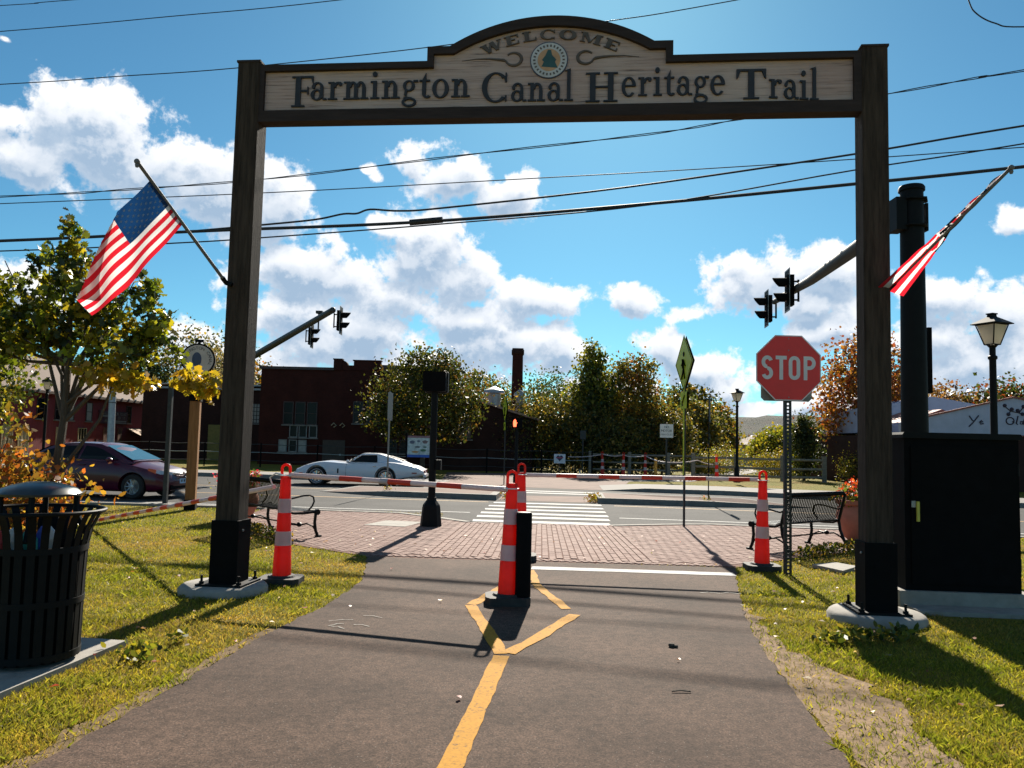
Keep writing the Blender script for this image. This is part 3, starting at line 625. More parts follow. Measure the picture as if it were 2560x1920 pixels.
# ---- lawn grass, shorter and sparser away from the camera
def patch(x, y):
    return .5 + .25 * np.sin(1.3 * x + .7 * y) * np.sin(.9 * y - .5 * x + 1) + .25 * np.sin(3.1 * x + 1.7) * np.sin(2.3 * y + .6 * x)
def grass(n, x0, x1, y0, y1, power):
    u = RNG.random(n); y = (y0 ** (1 - power) + u * (y1 ** (1 - power) - y0 ** (1 - power))) ** (1 / (1 - power))
    x = RNG.uniform(x0, x1, n)
    keep = (np.abs(x) < y * .70 + .5)
    x, y = x[keep], y[keep]
    bad = inside(PATHP, x, y) | inside(PLAZA, x, y) | inside([(-3.95,4.35),(-2.93,4.55),(-2.78,5.98),(-3.8,6.15)], x, y) | inside([(4.03,10.72),(4.43,10.97),(4.60,10.63),(4.22,10.2)], x, y)
    bad |= ((x + 2.80) ** 2 / .17 + (y - 8.15) ** 2 / .17 < 1) | ((x - 3.42) ** 2 / .17 + (y - 7.52) ** 2 / .17 < 1) | inside([(4.15,7.6),(5.6,7.6),(5.6,8.9),(4.15,8.9)], x, y)
    bad |= inside(SANDP, x, y) & (RNG.random(len(x)) < .74)
    bad |= inside(SANDL, x, y) & (RNG.random(len(x)) < .75)
    x, y = x[~bad], y[~bad]
    return x, y
def blades(name, xy, hgt, wid):
    x, y = xy; n = len(x); b = patch(x, y) + RNG.normal(0, .12, n)
    tf = .5 + .5 * np.sin(5.3 * x + 2.1 * np.sin(3.1 * y)) * np.sin(6.1 * y + 1.7 * np.sin(2.7 * x)) + RNG.normal(0, .15, n); h = hgt * RNG.uniform(.4, 1.3, n) * (1.1 - .35 * b.clip(0, 1)) * (.65 + .7 * tf.clip(0, 1)); a = RNG.uniform(0, 2 * np.pi, n); w = wid * RNG.uniform(.7, 1.4, n) * (.6 + y * .06)
    lx, ly = RNG.normal(0, .55, n) * h, RNG.normal(0, .55, n) * h
    V = np.zeros((n, 4, 3)); V[:, 0] = np.stack([x - w * np.cos(a), y - w * np.sin(a), np.zeros(n)], 1); V[:, 1] = np.stack([x + w * np.cos(a), y + w * np.sin(a), np.zeros(n)], 1)
    V[:, 2] = np.stack([x + lx + .15 * w, y + ly, h], 1); V[:, 3] = np.stack([x + lx * .35 - w * .8 * np.cos(a), y + ly * .35 - w * .8 * np.sin(a), h * .6], 1)
    gcol = np.array([(.145,.15,.013),(.215,.19,.018),(.31,.25,.035)])[RNG.integers(0, 3, n)]; bcol = np.array([(.40,.24,.07),(.34,.21,.05),(.28,.21,.04)])[RNG.integers(0, 3, n)]
    t = np.clip((b - .42) * 2.6, 0, 1)[:, None]; c = gcol * (1 - t) + bcol * t
    c *= (1 + RNG.normal(0, .25, (n, 1))) * np.stack([1 - .35 * tf.clip(0, 1), 1 - .18 * tf.clip(0, 1), np.ones(n)], 1)
    tag(fast(name, V, 4, GRASSM, np.clip(c, .01, 1)), kind='stuff')
blades('lawn_grass', grass(520000, -12, -1.4, 2.6, 17.4, 1.75), .030, .0030)
blades('verge_grass', grass(520000, 1.6, 13, 2.6, 15.2, 1.75), .028, .0030)
def clump(x, y, n, r, h):
    return x + RNG.normal(0, r, n), y + RNG.normal(0, r, n)
def weeds(name, spots, n, r, h, cols, lab):
    X = []; Y = []
    for (x, y) in spots:
        a, b = clump(x, y, n, r, h); X.append(a); Y.append(b)
    X = np.concatenate(X); Y = np.concatenate(Y); P = np.stack([X, Y, RNG.uniform(.01, h, len(X))], 1)
    o = leaves(name, P, .05, pal(cols, len(P)), LEAFF, None, 'oval', -.4); tag(o, lab, 'weeds', kind='stuff')
weeds('edge_weeds', [(4.2 + .12 * k, 11.62 + .085 * k) for k in range(12)] + [(-3.3 - .1 * k, 11.95 + .13 * k) for k in range(10)], 60, .07, .16, G1 + GO, 'weeds along the plaza edge')
weeds('kerb_weeds', [(-.1 + .04 * k, 22.3 + .12 * k) for k in range(6)] + [(2.28, 21.7 + .12 * k) for k in range(5)] + [(-3.55, 23.5), (5.5, 22.3)], 60, .09, .22, OR + YG, 'dry grass tufts at the median ends')
weeds('path_weeds', [(2.55 + .1 * k, 6.55 + .03 * k) for k in range(9)] + [(-2.5, 5.6), (-2.6, 5.75), (-2.45, 6.1)], 40, .06, .09, YG + G1, 'broad leafed weeds in the lawn')
# fallen leaves
n = 420; x = RNG.uniform(-7, 7, n); y = RNG.uniform(3.2, 14, n); k_ = (np.abs(x) < y * .68); onp = inside(PATHP, x, y); k_ &= (~onp) | (RNG.random(n) < .10); x, y = x[k_], y[k_]
P = np.stack([x, y, np.where(inside(PATHP, x, y) | inside(PLAZA, x, y), .03, .055)], 1); d = SHAPES['oval']; a = RNG.uniform(0, 6.28, len(P)); sz = RNG.uniform(.03, .065, len(P))
V = np.zeros((len(P), 6, 3)); V[:, :, 0] = P[:, :1] + sz[:, None] * (np.cos(a)[:, None] * d[None, :, 0] - np.sin(a)[:, None] * d[None, :, 1]); V[:, :, 1] = P[:, 1:2] + sz[:, None] * (np.sin(a)[:, None] * d[None, :, 0] + np.cos(a)[:, None] * d[None, :, 1]); V[:, :, 2] = P[:, 2:3] + RNG.uniform(-.008, .012, (len(P), 6))
tag(fast('fallen_leaves', V, 6, LEAFF, pal([(.34,.2,.1),(.25,.1,.04),(.4,.3,.2),(.28,.05,.03),(.45,.38,.3)], len(P))), kind='stuff')
# leaf and twig scraps and the sweepings under the far posts
n = 260; x = RNG.uniform(3.8, 8.5, n); y = RNG.uniform(36.5, 41, n); P = np.stack([x, y, np.full(n, .03)], 1)
tag(leaves('leaf_litter', P, .13, pal([(.12,.05,.03),(.3,.25,.22),(.08,.04,.03)], n), LEAFF, None, 'oval', .0), kind='stuff')

# ================================================================= LETTERING (flat shapes, built stroke by stroke)
class Glyphs:
    """serif letters from stems, serifs and bowls; cap height 1, x-height .58"""
    def __init__(s): s.P = []
    def R(s, x0, y0, x1, y1): s.P.append([(x0,y0),(x1,y0),(x1,y1),(x0,y1)])
    def Q(s, *p): s.P.append(list(p))
    def A(s, cx, cy, rx, ry, a0=0, a1=360, tx=.13, ty=.05, n=22):
        for i in range(n):
            u, v = rad(a0 + (a1-a0)*i/n), rad(a0 + (a1-a0)*(i+1)/n)
            o = lambda a: (cx + rx*math.cos(a), cy + ry*math.sin(a)); q = lambda a: (cx + (rx-tx)*math.cos(a), cy + (ry-ty)*math.sin(a))
            s.P.append([o(u), o(v), q(v), q(u)])
    def dot(s, cx, cy, r): s.P.append([(cx + r*math.cos(k*.5236), cy + r*math.sin(k*.5236)) for k in range(12)])
def glyph(ch):
    g = Glyphs(); w = .6
    if ch == 'F': g.R(.13,.05,.31,.95); g.R(0,0,.45,.05); g.R(0,.95,.31,1); g.R(.31,.94,.74,1); g.Q((.74,1),(.66,.94),(.74,.70)); g.R(.31,.49,.54,.55); g.R(.54,.40,.58,.65); w = .80
    elif ch == 'C': g.A(.46,.5,.46,.52,42,318,.18,.05,26); g.R(.78,.68,.83,1.0); g.Q((.78,.68),(.83,.68),(.83,.8),(.72,.86)); g.R(.78,.02,.83,.22); w = .92
    elif ch == 'H': g.R(.13,.05,.31,.95); g.R(.69,.05,.87,.95); g.R(0,0,.44,.05); g.R(0,.95,.44,1); g.R(.56,0,1,.05); g.R(.56,.95,1,1); g.R(.31,.48,.69,.54); w = 1.04
    elif ch == 'T': g.R(.34,.05,.52,.93); g.R(.2,0,.66,.05); g.R(0,.93,.86,1); g.Q((0,.93),(0,.68),(.05,.72),(.12,.93)); g.Q((.86,.93),(.74,.93),(.81,.72),(.86,.68)); w = .9
    elif ch == 'a': g.A(.25,.40,.21,.19,0,165,.11,.05,10); g.dot(.10,.43,.06); g.R(.35,.06,.46,.41); g.A(.23,.17,.22,.18,0,360,.12,.045,16); g.R(.44,0,.58,.055); w = .60
    elif ch == 'r': g.R(.09,.05,.22,.53); g.R(0,0,.33,.05); g.R(0,.53,.22,.58); g.A(.36,.40,.19,.18,65,180,.11,.06,8); g.dot(.43,.51,.065); w = .53
    elif ch == 'n': g.R(.09,.05,.22,.53); g.R(0,0,.31,.05); g.R(0,.53,.22,.58); g.A(.34,.34,.20,.24,0,165,.125,.07,10); g.R(.41,.05,.54,.345); g.R(.34,0,.64,.05); w = .68
    elif ch == 'm': g.R(.09,.05,.22,.53); g.R(0,0,.31,.05); g.R(0,.53,.22,.58); g.A(.32,.34,.18,.24,0,165,.125,.07,10); g.R(.37,.05,.50,.345); g.R(.32,0,.57,.05); g.A(.60,.34,.18,.24,0,160,.125,.07,10); g.R(.655,.05,.78,.345); g.R(.60,0,.88,.05); w = .92
    elif ch == 'i': g.R(.09,.05,.22,.53); g.R(0,0,.32,.05); g.R(0,.53,.22,.58); g.dot(.145,.80,.085); w = .37
    elif ch == 'l': g.R(.09,.05,.22,.98); g.R(0,0,.32,.05); g.Q((0,.95),(.09,.95),(.22,1.02)); w = .37
    elif ch == 'g': g.A(.24,.40,.21,.18,0,360,.11,.045,16); g.A(.26,-.13,.26,.15,0,360,.09,.06,16); g.Q((.10,.26),(.20,.24),(.16,.06),(.08,.10)); g.Q((.08,.05),(.36,.02),(.40,-.05),(.06,-.0)); g.R(.40,.52,.56,.58); w = .58
    elif ch == 't': g.R(.10,.12,.23,.53); g.Q((.10,.58),(.23,.58),(.23,.80)); g.R(0,.53,.37,.58); g.A(.27,.14,.17,.15,180,320,.12,.06,8); w = .42
    elif ch == 'o': g.A(.29,.29,.29,.31,0,360,.14,.045,22); w = .64
    elif ch == 'e': g.A(.27,.29,.27,.31,8,318,.13,.045,20); g.R(.12,.30,.52,.345); w = .59
    elif ch == 'W': g.Q((.02,1),(.28,1),(.46,0),(.30,0)); g.Q((.46,0),(.38,.3),(.56,1),(.66,1)); g.Q((.50,1),(.76,1),(.92,0),(.76,0)); g.Q((.92,0),(.86,.3),(1.06,1),(1.14,1)); g.R(-.04,.94,.36,1.002); g.R(.94,.94,1.2,1.002); w = 1.22
    elif ch == 'E': g.R(.10,.08,.36,.92); g.R(0,0,.80,.08); g.R(0,.92,.80,1); g.R(.72,.08,.80,.3); g.R(.72,.7,.80,.92); g.R(.36,.46,.6,.54); w = .88
    elif ch == 'L': g.R(.10,.08,.36,1); g.R(0,.92,.48,1.002); g.R(0,0,.78,.08); g.R(.70,.08,.78,.34); w = .84
    elif ch == 'O': g.A(.5,.5,.5,.52,0,360,.26,.08,24); w = 1.06
    elif ch == 'M': g.R(.10,.06,.22,.94); g.Q((.10,1),(.36,1),(.66,.1),(.54,0)); g.Q((.54,0),(.62,.12),(.88,1),(.94,1)); g.R(.88,.06,1.14,1); g.R(0,0,.32,.06); g.R(.8,0,1.24,.06); g.R(0,.94,.3,1.001); g.R(1.0,.94,1.24,1.001); w = 1.28
    elif ch == 'c': return glyph('C')
    return g.P, w
def word_letters(parent, mat, txt, x0, x1, base0, base1, capv, ydepth, track=.06, arc=None):
    """lay a word in the x-z plane, facing -y, fitted between x0 and x1; each letter is a part"""
    ws = [glyph(c)[1] for c in txt]; tot = sum(ws) + track * (len(txt) - 1); sx = (x1 - x0) / tot; cur = 0
    for c, wd in zip(txt, ws):
        m = MB(); k = 0
        for p in glyph(c)[0]:
            pts = []
            for (px, pz) in p:
                X = cur + px; u = X / tot
                if arc is None: pts.append((x0 + X * sx, base0 + (base1-base0) * u + pz * capv))
                else:
                    ax, az, r0, a0, a1 = arc; a = rad(a0 + (a1 - a0) * u); r = r0 + pz * capv; pts.append((ax + r * math.sin(a), az + r * math.cos(a)))
            k += 1; d = ydepth - .00012 * (k % 23)
            n = len(pts); ar = sum(pts[i][0]*pts[(i+1)%n][1] - pts[(i+1)%n][0]*pts[i][1] for i in range(n))
            if ar < 0: pts = pts[::-1]
            m.prism(pts, d, d + .02, 'y')
        m.build('letter', mat, parent); cur += wd + track
def font_word(parent, txt, size, mat, M_):
    n = len(txt)
    for i, c in enumerate(txt):
        if c != ' ': link('letter', font_mesh(c, size, mat, 'letter'), parent, M_ @ Matrix.Translation(((i - (n-1)/2) * size * .66, 0, 0)))
def font_mesh(txt, size, mat, name, extrude=.0015):
    cu = bpy.data.curves.new('txt', 'FONT'); cu.body = txt; cu.size = size; cu.align_x = 'CENTER'; cu.align_y = 'CENTER'; cu.extrude = extrude; cu.resolution_u = 3
    o = bpy.data.objects.new('txt', cu); COL.objects.link(o); dg = bpy.context.evaluated_depsgraph_get(); me = bpy.data.meshes.new_from_object(o.evaluated_get(dg)); bpy.data.objects.remove(o); bpy.data.curves.remove(cu)
    me.name = name; me.materials.clear(); me.materials.append(mat); return me
FACE = Matrix.Rotation(math.pi / 2, 4, 'X')              # text stands up and faces -y

# ================================================================= GATEWAY
gw = thing('entrance_gateway', 'timber gateway spanning the trail with carved Farmington Canal Heritage Trail sign', 'gateway', (-2.84, 8.15, 0), rad(-5.747))
for px in (.045, 6.29):
    m = MB(); h = .12; c = .012
    m.prism([(px-h+c,-h),(px+h-c,-h),(px+h,-h+c),(px+h,h-c),(px+h-c,h),(px-h+c,h),(px-h,h-c),(px-h,-h+c)], .05, 5.43)
    po = m.build('post', WOODP, gw)
    m = MB(); m.box((px-.128,-.128,5.43),(px+.128,.128,5.452)); m.build('post_cap', TRIM, po)
    m = MB(); s_ = .142
    m.prism([(px-s_,-s_),(px+s_,-s_),(px+s_,s_),(px-s_,s_)], .105, .72); m.box((px-.06,-.146,.5),(px-.02,-.142,.53)); m.build('steel_sleeve', BLACKM, po)
    m = MB(); m.box((px-.235,-.235,.085),(px+.235,.235,.107)); m.build('base_plate', BLACK, po)
    for bx in (-.19, .19):
        for by in (-.19, .19):
            m = MB(); m.lathe([(.013,.107),(.013,.19)], 8, c=(px+bx,by,0)); m.lathe([(.026,.107),(.026,.13)], 6, c=(px+bx,by,0)); m.build('anchor_bolt', BLACK, po)
    for sx_0 in (-1, 1):
        m = MB(); m.lathe([(.012,0),(.012,.012)], 8); m.build('sleeve_bolt', STEEL, po, M=Matrix.Translation((px + sx_0*.142, -.05, .62)) @ Matrix.Rotation(sx_0*math.pi/2, 4, 'Y'))
    m = MB(); m.lathe([(.43,-.1),(.43,.045),(.415,.068),(.39,.086)], 40, c=(px-(.05 if px < 1 else 0),0,0)); m.build('concrete_footing', CONC, gw, True)
def arch(x0, x1, z0, zp, n=26):
    c = (x1 - x0) / 2; s_ = zp - z0; R_ = (c*c + s_*s_) / (2*s_); cx = (x0 + x1) / 2; cz = zp - R_; a = math.asin(c / R_)
    return [(cx + R_*math.sin(-a + 2*a*i/n), cz + R_*math.cos(-a + 2*a*i/n)) for i in range(n + 1)]
outer = [(.165,4.80),(6.17,4.80),(6.17,5.405),(4.385,5.405),(4.385,5.555)] + arch(2.15,4.20,5.555,5.845)[::-1] + [(1.92,5.555),(1.92,5.405),(.165,5.405)]
inner = [(.21,4.917),(6.10,4.917),(6.10,5.338),(4.315,5.338),(4.315,5.478)] + arch(2.19,4.16,5.478,5.742)[::-1] + [(1.985,5.478),(1.985,5.338),(.21,5.338)]
m = MB(); m.prism(outer, -.045, .05, 'y'); bk = m.build('sign_backing', TRIM, gw)
m = MB(); m.prism(inner, -.060, -.0455, 'y'); panel = m.build('sign_panel', BOARD, gw)
m = MB(); n_ = len(outer); lo, hi = -.0452, -.105
m.add([(x, hi, z) for x, z in outer] + [(x, hi, z) for x, z in inner] + [(x, lo, z) for x, z in outer] + [(x, lo, z) for x, z in inner],
      [(i, (i+1) % n_, n_ + (i+1) % n_, n_ + i) for i in range(n_)] + [(i, 2*n_ + i, 2*n_ + (i+1) % n_, (i+1) % n_) for i in range(n_)] + [(n_ + i, n_ + (i+1) % n_, 3*n_ + (i+1) % n_, 3*n_ + i) for i in range(n_)])
m.build('sign_trim', TRIM, gw)
for txt, x0, x1, b0, b1, cap in (('F', .50, .745, 4.962, 4.962, .325), ('armington', .70, 2.375, 5.030, 5.032, .325), ('C', 2.485, 2.765, 4.975, 4.975, .30), ('anal', 2.78, 3.42, 4.976, 4.972, .325), ('H', 3.53, 3.86, 4.955, 4.955, .30), ('eritage', 3.885, 4.905, 5.008, 5.006, .325), ('T', 5.0, 5.295, 4.955, 4.955, .30), ('rail', 5.31, 5.79, 4.962, 4.93, .325)):
    word_letters(panel, LETTER, txt, x0, x1, b0, b1, cap, -.080, .03)
word_letters(panel, LETTERB, 'WELCOME', 2.5, 3.8, 0, 0, .098, -.078, .16, arc=(3.17, 4.06, 1.555, -25.5, 25.5))
for sg in (-1, 1):                                       # scrolls
    cx = 2.80; pts = [(cx + .080*math.cos(rad(a)), 5.42 + .066*math.sin(rad(a))) for a in range(140, -161, -12)]
    o = [(p, .010 + .007*math.sin(math.pi*i/len(pts))) for i, p in enumerate(pts)] + [((2.70,5.412),.017),((2.64,5.42),.014),((2.55,5.429),.010),((2.42,5.430),.007),((2.27,5.414),.003)]
    m = MB(); m.tube([((p[0] if sg < 0 else 6.325 - p[0]), -.062, p[1]) for p, r_ in o], [r_ for p, r_ in o], 6); m.build('scroll', LETTERB, panel)
m = MB(); m.lathe([(.19,0),(.19,.014)], 40); EM = Matrix.Translation((3.158, -.060, 5.397)) @ Matrix.Rotation(math.pi/2, 4, 'X')
emb = m.build('emblem', pm('emblem_rim', (.05,.06,.10), .6), panel, M=EM)
m = MB(); m.lathe([(.18,.0142),(.18,.0165)], 40); m.build('emblem_ring', pm('emblem_white', (.55,.52,.52), .6), emb)
m = MB(); m.lathe([(.115,.0168),(.115,.019)], 32); m.build('emblem_field', pm('emblem_field', (.55,.30,.16), .6), emb)
m = MB(); m.prism([(-.075,-.07),(.09,-.085),(.06,-.02),(.075,0),(.03,.05),(.02,.10),(-.01,.105),(-.04,.04),(-.07,.0),(-.05,-.02)], .0192, .021); m.build('emblem_tree', pm('emblem_green', (.03,.09,.09), .6), emb)
for k in range(26):
    a = 2*math.pi*k/26
    m = MB(); m.box((-.008,-.012,0),(.008,.012,.0015)); m.build('emblem_letter', LETTERB, emb, M=Matrix.Translation((.148*math.cos(a), .148*math.sin(a), .0167)) @ Matrix.Rotation(a+math.pi/2, 4, 'Z'))

# ================================================================= FLAGS
FRED = pm('flag_red', (.62,.015,.03), .75, 0, .10, 14, trans=.55); FWHITE = pm('flag_white', (.80,.76,.74), .75, 0, .05, 14, trans=.55); FBLUE = pm('flag_blue', (.006,.04,.13), .75, 0, .2, 14, trans=.5); FSTAR = pm('flag_star', (.42,.52,.62), .75, trans=.5)
STEELB = pm('brushed_steel', (.16,.16,.17), .7, 0, .05, 3, spec=.2)
def flag_mats(u, v):
    if u < .4 and v < 7/13: return 2
    return 0 if int(v * 13) % 2 == 0 else 1
fl = thing('flag', 'American flag hanging from an angled pole on the left gateway post', 'flag', (-2.94, 7.95, 3.08), 0, 'flags on the gateway posts')
B0 = Vector((-2.94,7.95,3.08))
base, tip = Vector((-2.915,7.99,3.10)), Vector((-3.26,6.70,3.885))
m = MB(); m.tube([base - B0, tip - B0], .016, 12); m.build('pole', STEELB, fl, True)
m = MB(); m.ball(tip - B0, .026, 12); m.lathe([(.012,-.05),(.018,-.03),(.012,-.02)], 10, c=tip - B0); m.build('finial', STEELB, fl, True)
m = MB(); m.tube([base - B0 + Vector((.06,.0,-.02)), base - B0, base - B0 + (tip-base)*.05], .024, 8); m.build('bracket', BLACK, fl)
H1, H2, FB_ = Vector((-3.215,6.86,3.775)), Vector((-3.10,7.30,3.50)), Vector((-3.75,7.02,2.60))
eu = FB_ - H2; ev = H2 - H1; nrm = eu.cross(ev).normalized()
if nrm.y > 0: nrm = -nrm                                 # toward the camera side
FU, FV = 1.15, .62; A_, B_ = Vector((.33*FU, 0)), Vector((1.0*FU, .60*FV)); nu, nv = 65, 52
def flagpt(u, v):
    P2 = Vector((u*FU, v*FV)); off = 0.0
    ab = B_ - A_; s_ = ab.x * (P2.y - A_.y) - ab.y * (P2.x - A_.x)
    if s_ < 0:                                           # the top fly corner has blown back behind the flag
        L_ = ab.length; d = -s_ / L_; P2 = P2 + Vector((-ab.y, ab.x)) / L_ * d * 2.0; off = -.015 - .05 * min(1, d * 4)
    P2 = Vector((P2.x/FU, P2.y/FV))
    w = .034 * math.sin(6.0*P2.x + 3.2*P2.y) * (.25+P2.x) + .014 * math.sin(15*P2.x - 7*P2.y) * (.3+P2.x)
    sag = -.07 * math.sin(math.pi * min(1, max(0, P2.x))) * P2.y
    return H1 + eu * P2.x + ev * P2.y + nrm * (w + off) + Vector((0, 0, sag)) - B0
m = MB()
for j in range(nv + 1):
    for i in range(nu + 1): m.v.append(tuple(flagpt(i/nu, j/nv)))
for j in range(nv):
    for i in range(nu): m.f.append((j*(nu+1)+i, j*(nu+1)+i+1, (j+1)*(nu+1)+i+1, (j+1)*(nu+1)+i)); m.m.append(flag_mats((i+.5)/nu, (j+.5)/nv))
cl = m.build('cloth', [FRED, FWHITE, FBLUE], fl, True)
m = MB()
for r_ in range(9):
    for c in range(6 if r_ % 2 == 0 else 5):
        u0 = (.033 + c*.0667 + (0 if r_ % 2 == 0 else .0333)); v0 = (r_ + 1) * .0538; pts = []
        for k in range(10):
            a = math.pi/2 + k*math.pi/5; q = (.026 if k % 2 == 0 else .011); pts.append(flagpt(u0 + q*math.cos(a)*.62, v0 + q*math.sin(a)) + nrm*.003)
        m.add(pts, [tuple(range(10))])
m.build('stars', FSTAR, cl)
fr = thing('flag', 'American flag wrapped round its angled pole on the right gateway post', 'flag', (3.53, 7.40, 3.08), 0, 'flags on the gateway posts')
B0 = Vector((3.53,7.40,3.08)); base, tip = Vector((3.525,7.42,3.085)), Vector((3.99,6.30,3.865))
m = MB(); m.tube([base - B0, tip - B0], .014, 12); m.build('pole', STEELB, fr, True)
m = MB(); m.ball(tip - B0, .024, 12); m.lathe([(.011,-.05),(.017,-.03),(.011,-.02)], 10, c=tip - B0); m.build('finial', STEELB, fr, True)
m = MB(); m.tube([base - B0 + Vector((-.06,.0,-.02)), base - B0, base - B0 + (tip-base)*.05], .024, 8); m.build('bracket', BLACK, fr)
m = MB(); nu, nv = 70, 44; ax = (base - tip); across = Vector((1,.25,-.25)).normalized()
stripes = [0,1,0,0,1,0]
for i in range(nu + 1):
    u = i / nu; c = tip.lerp(base, .05 + u * .93)
    wl = .012 + .055*min(1,u*2) + .07*max(0,u-.5)*2; wr = .012 + .025*min(1,u*1.5) + .115*max(0,u-.42)/.58*(1 if u > .42 else 0)
    c = c + Vector((0,.03,0)) + Vector((0,0,-.03*u - .04*max(0,u-.7)))
    for j in range(nv + 1):
        v = j / nv; x = -wl + (wl + wr) * v; fold = (.016*math.cos(v*18 + 3*u) + .012*math.sin(31*u + 7*v)*(1-u)) * (1.2 - .9*u)
        m.v.append(tuple(c + across*x + Vector((0,1,.3))*fold + Vector((0,0,.008*math.sin(40*u + 9*v)*(1-u))) - B0))
for i in range(nu):
    for j in range(nv):
        u, v = (i+.5)/nu, (j+.5)/nv; k = stripes[min(5, int(v*6))]
        if u < .5:
            q = math.sin(52*u + 13*v) + math.sin(23*u - 9*v); k = 2 if q > .15 or v > .72 else (1 if q > -.9 else 0)
        elif u < .62: k = [0,1,0,0,1,2][min(5, int((v + .1*math.sin(30*u))*6) % 6)]
        m.f.append((i*(nv+1)+j, i*(nv+1)+j+1, (i+1)*(nv+1)+j+1, (i+1)*(nv+1)+j)); m.m.append(k)
m.build('cloth', [FRED, FWHITE, pm('flag_navy', (.012,.014,.03), .8)], fr, True)

# ================================================================= TRAFFIC POSTS AND BARRIER BARS
def channelizer(label, loc, lean=(0, 0), rz=0, s=1.0, group='orange channelizer posts with striped bars', basew=.215):
    t = thing('channelizer_post', label, 'traffic post', loc, rz, group)
    Rb = lambda z: .102 - .052 * z / 1.13
    M_ = Matrix.Shear('XY', 4, (lean[0], lean[1])) @ Matrix.Diagonal((s, s, s, 1))
    m = MB(); m.prism([(-basew,-.12),(-.17,-.19),(.17,-.19),(basew,-.12),(basew,.12),(.17,.19),(-.17,.19),(-basew,.12)], 0, .075); m.lathe([(.15,.075),(.135,.095)], 20); m.build('rubber_base', RUBBER, t, M=Matrix.Diagonal((s, s, s, 1)))
    segs = [(.085,.405,0),(.405,.57,1),(.57,.75,0),(.75,.915,1),(.915,1.13,0)]
    m = MB(); prof = []
    for (z0, z1, k) in segs:
        d = 0 if k == 0 else -.0
        prof += [(Rb(z0), z0), (Rb(z1) + .004, z1 - .012), (Rb(z1) - .002, z1)]
    m.lathe(prof, 24); bd = m.build('body', ORANGE, t, True, M_)
    for (z0, z1, k) in segs:
        if k: m = MB(); m.lathe([(Rb(z0)+.0035, z0+.004),(Rb(z1)+.0065, z1-.012)], 24, cap=False); m.build('reflective_band', WHITEB, t, True, M_)
    m = MB(); hw = .044; pts = [(-hw,0,1.11),(-hw,0,1.21)] + [(-hw*math.cos(rad(a)), 0, 1.225 + .04*math.sin(rad(a))) for a in range(0, 181, 30)] + [(hw,0,1.21),(hw,0,1.11)]
    m.tube(pts, .0155, 8); m.box((-.05,-.018,1.112),(.05,.018,1.15)); m.build('handle', ORANGE, t, True, M_)
    return t
channelizer('orange channelizer post on the grass behind the left timber post', (-2.41, 8.66, 0))
channelizer('orange channelizer post standing right beside the black bollard', (.005, 7.86, .012), (.032, 0), rz=.05)
channelizer('orange channelizer post just behind the bollard, rear of the middle pair', (.16, 10.72, .018), (-.005, 0))
channelizer('orange channelizer post beside the stop sign', (3.27, 10.42, 0), (.02, 0))
for (x, y, lab, ln) in ((4.55, 39.4, 'leftmost small orange post beyond the road near the white placard', -.06), (5.45, 38.6, 'second small orange post beyond the road', .0), (6.55, 38.9, 'third small orange post beyond the road by the yellow bollard', .0), (10.0, 38.8, 'small orange post by the rail fence beyond the road', -.05)):
    channelizer(lab, (x, y, 0), (ln, 0), s=.98, group='orange posts at the far trail mouth', basew=.3)
m = MB(); m.lathe([(.075,0),(.075,1.0),(.06,1.02)], 14); tag(m.build('yellow_bollard', pm('bollard_yellow', (.62,.28,.03), .6), None, True, Matrix.Translation((7.0,38.6,0))), 'yellow-orange bollard beside the third far orange post', 'bollard')
def bar(label, a, b, phase=0, joint=None):
    a, b = Vector(a), Vector(b); L_ = (b - a).length; t = thing('barrier_bar', label, 'barrier', a, 0, 'red and white barrier bars')
    R_ = (b - a).to_track_quat('Z', 'Y').to_matrix().to_4x4()
    m = MB(); m.lathe([(.024,0),(.0265,.012),(.0265,L_-.012),(.024,L_)], 14); m.build('tube', WHITEB, t, True, R_)
    me = None; z = phase
    while z + .28 < L_:
        if me is None: mm = MB(); mm.lathe([(.0278,0),(.0278,.27)], 14, cap=False); me = mm.mesh('orange_stripe', ORANGED, True)
        link('orange_stripe', me, t, R_ @ Matrix.Translation((0, 0, z))); z += .56
    if joint: m = MB(); m.lathe([(.031,0),(.031,.09)], 14); m.build('coupling', WHITEB, t, True, R_ @ Matrix.Translation((0,0,joint)))
    return t
bar('striped barrier bar from the left orange post to the bollard', (-2.37,8.66,1.155), (-.01,7.84,1.10), .62, 1.1)
bar('striped barrier bar from the rear middle post to the stop sign post', (.20,10.72,1.135), (3.24,10.44,1.155), .42)
bar('fallen striped barrier bar sloping down to the lawn behind the left timber post', (-2.55,8.72,1.02), (-7.15,13.75,.05), .9)
for (x, y, z) in ((-2.41,8.66,1.15), (.015,7.86,1.11), (.16,10.72,1.14), (3.28,10.42,1.15)):
    m = MB(); m.tube([(x + .075*math.cos(k*.524), y + .075*math.sin(k*.524), z) for k in range(13)], .006, 5)
    o = m.build('wire_tie', WHITE); tag(o, {-2.41:'white wire tie round the left orange post', .015:'white wire tie round the front middle orange post', .16:'white wire tie round the rear middle orange post', 3.28:'white wire tie round the orange post by the stop sign'}[x], 'wire tie', 'wire ties on the orange posts')
m = MB(); m.tube([(-2.41,8.62,1.15),(-2.52,8.66,1.17),(-2.60,8.72,1.12),(-2.57,8.73,1.03)], .009, 6); tag(m.build('wire_loop', WHITE, None, True), 'loop of white wire tying the sloping bar to the left orange post', 'wire')
bl = thing('bollard', 'plain black steel bollard in the middle of the trail', 'bollard', (.15, 7.80, .012))
m = MB(); m.lathe([(.075,0),(.075,.86),(.072,.868)], 28); m.build('tube', BLACKM, bl, True)
m = MB(); m.lathe([(.071,.868),(.068,.878),(.05,.880)], 28); m.build('top_cap', BLACK, bl, True)

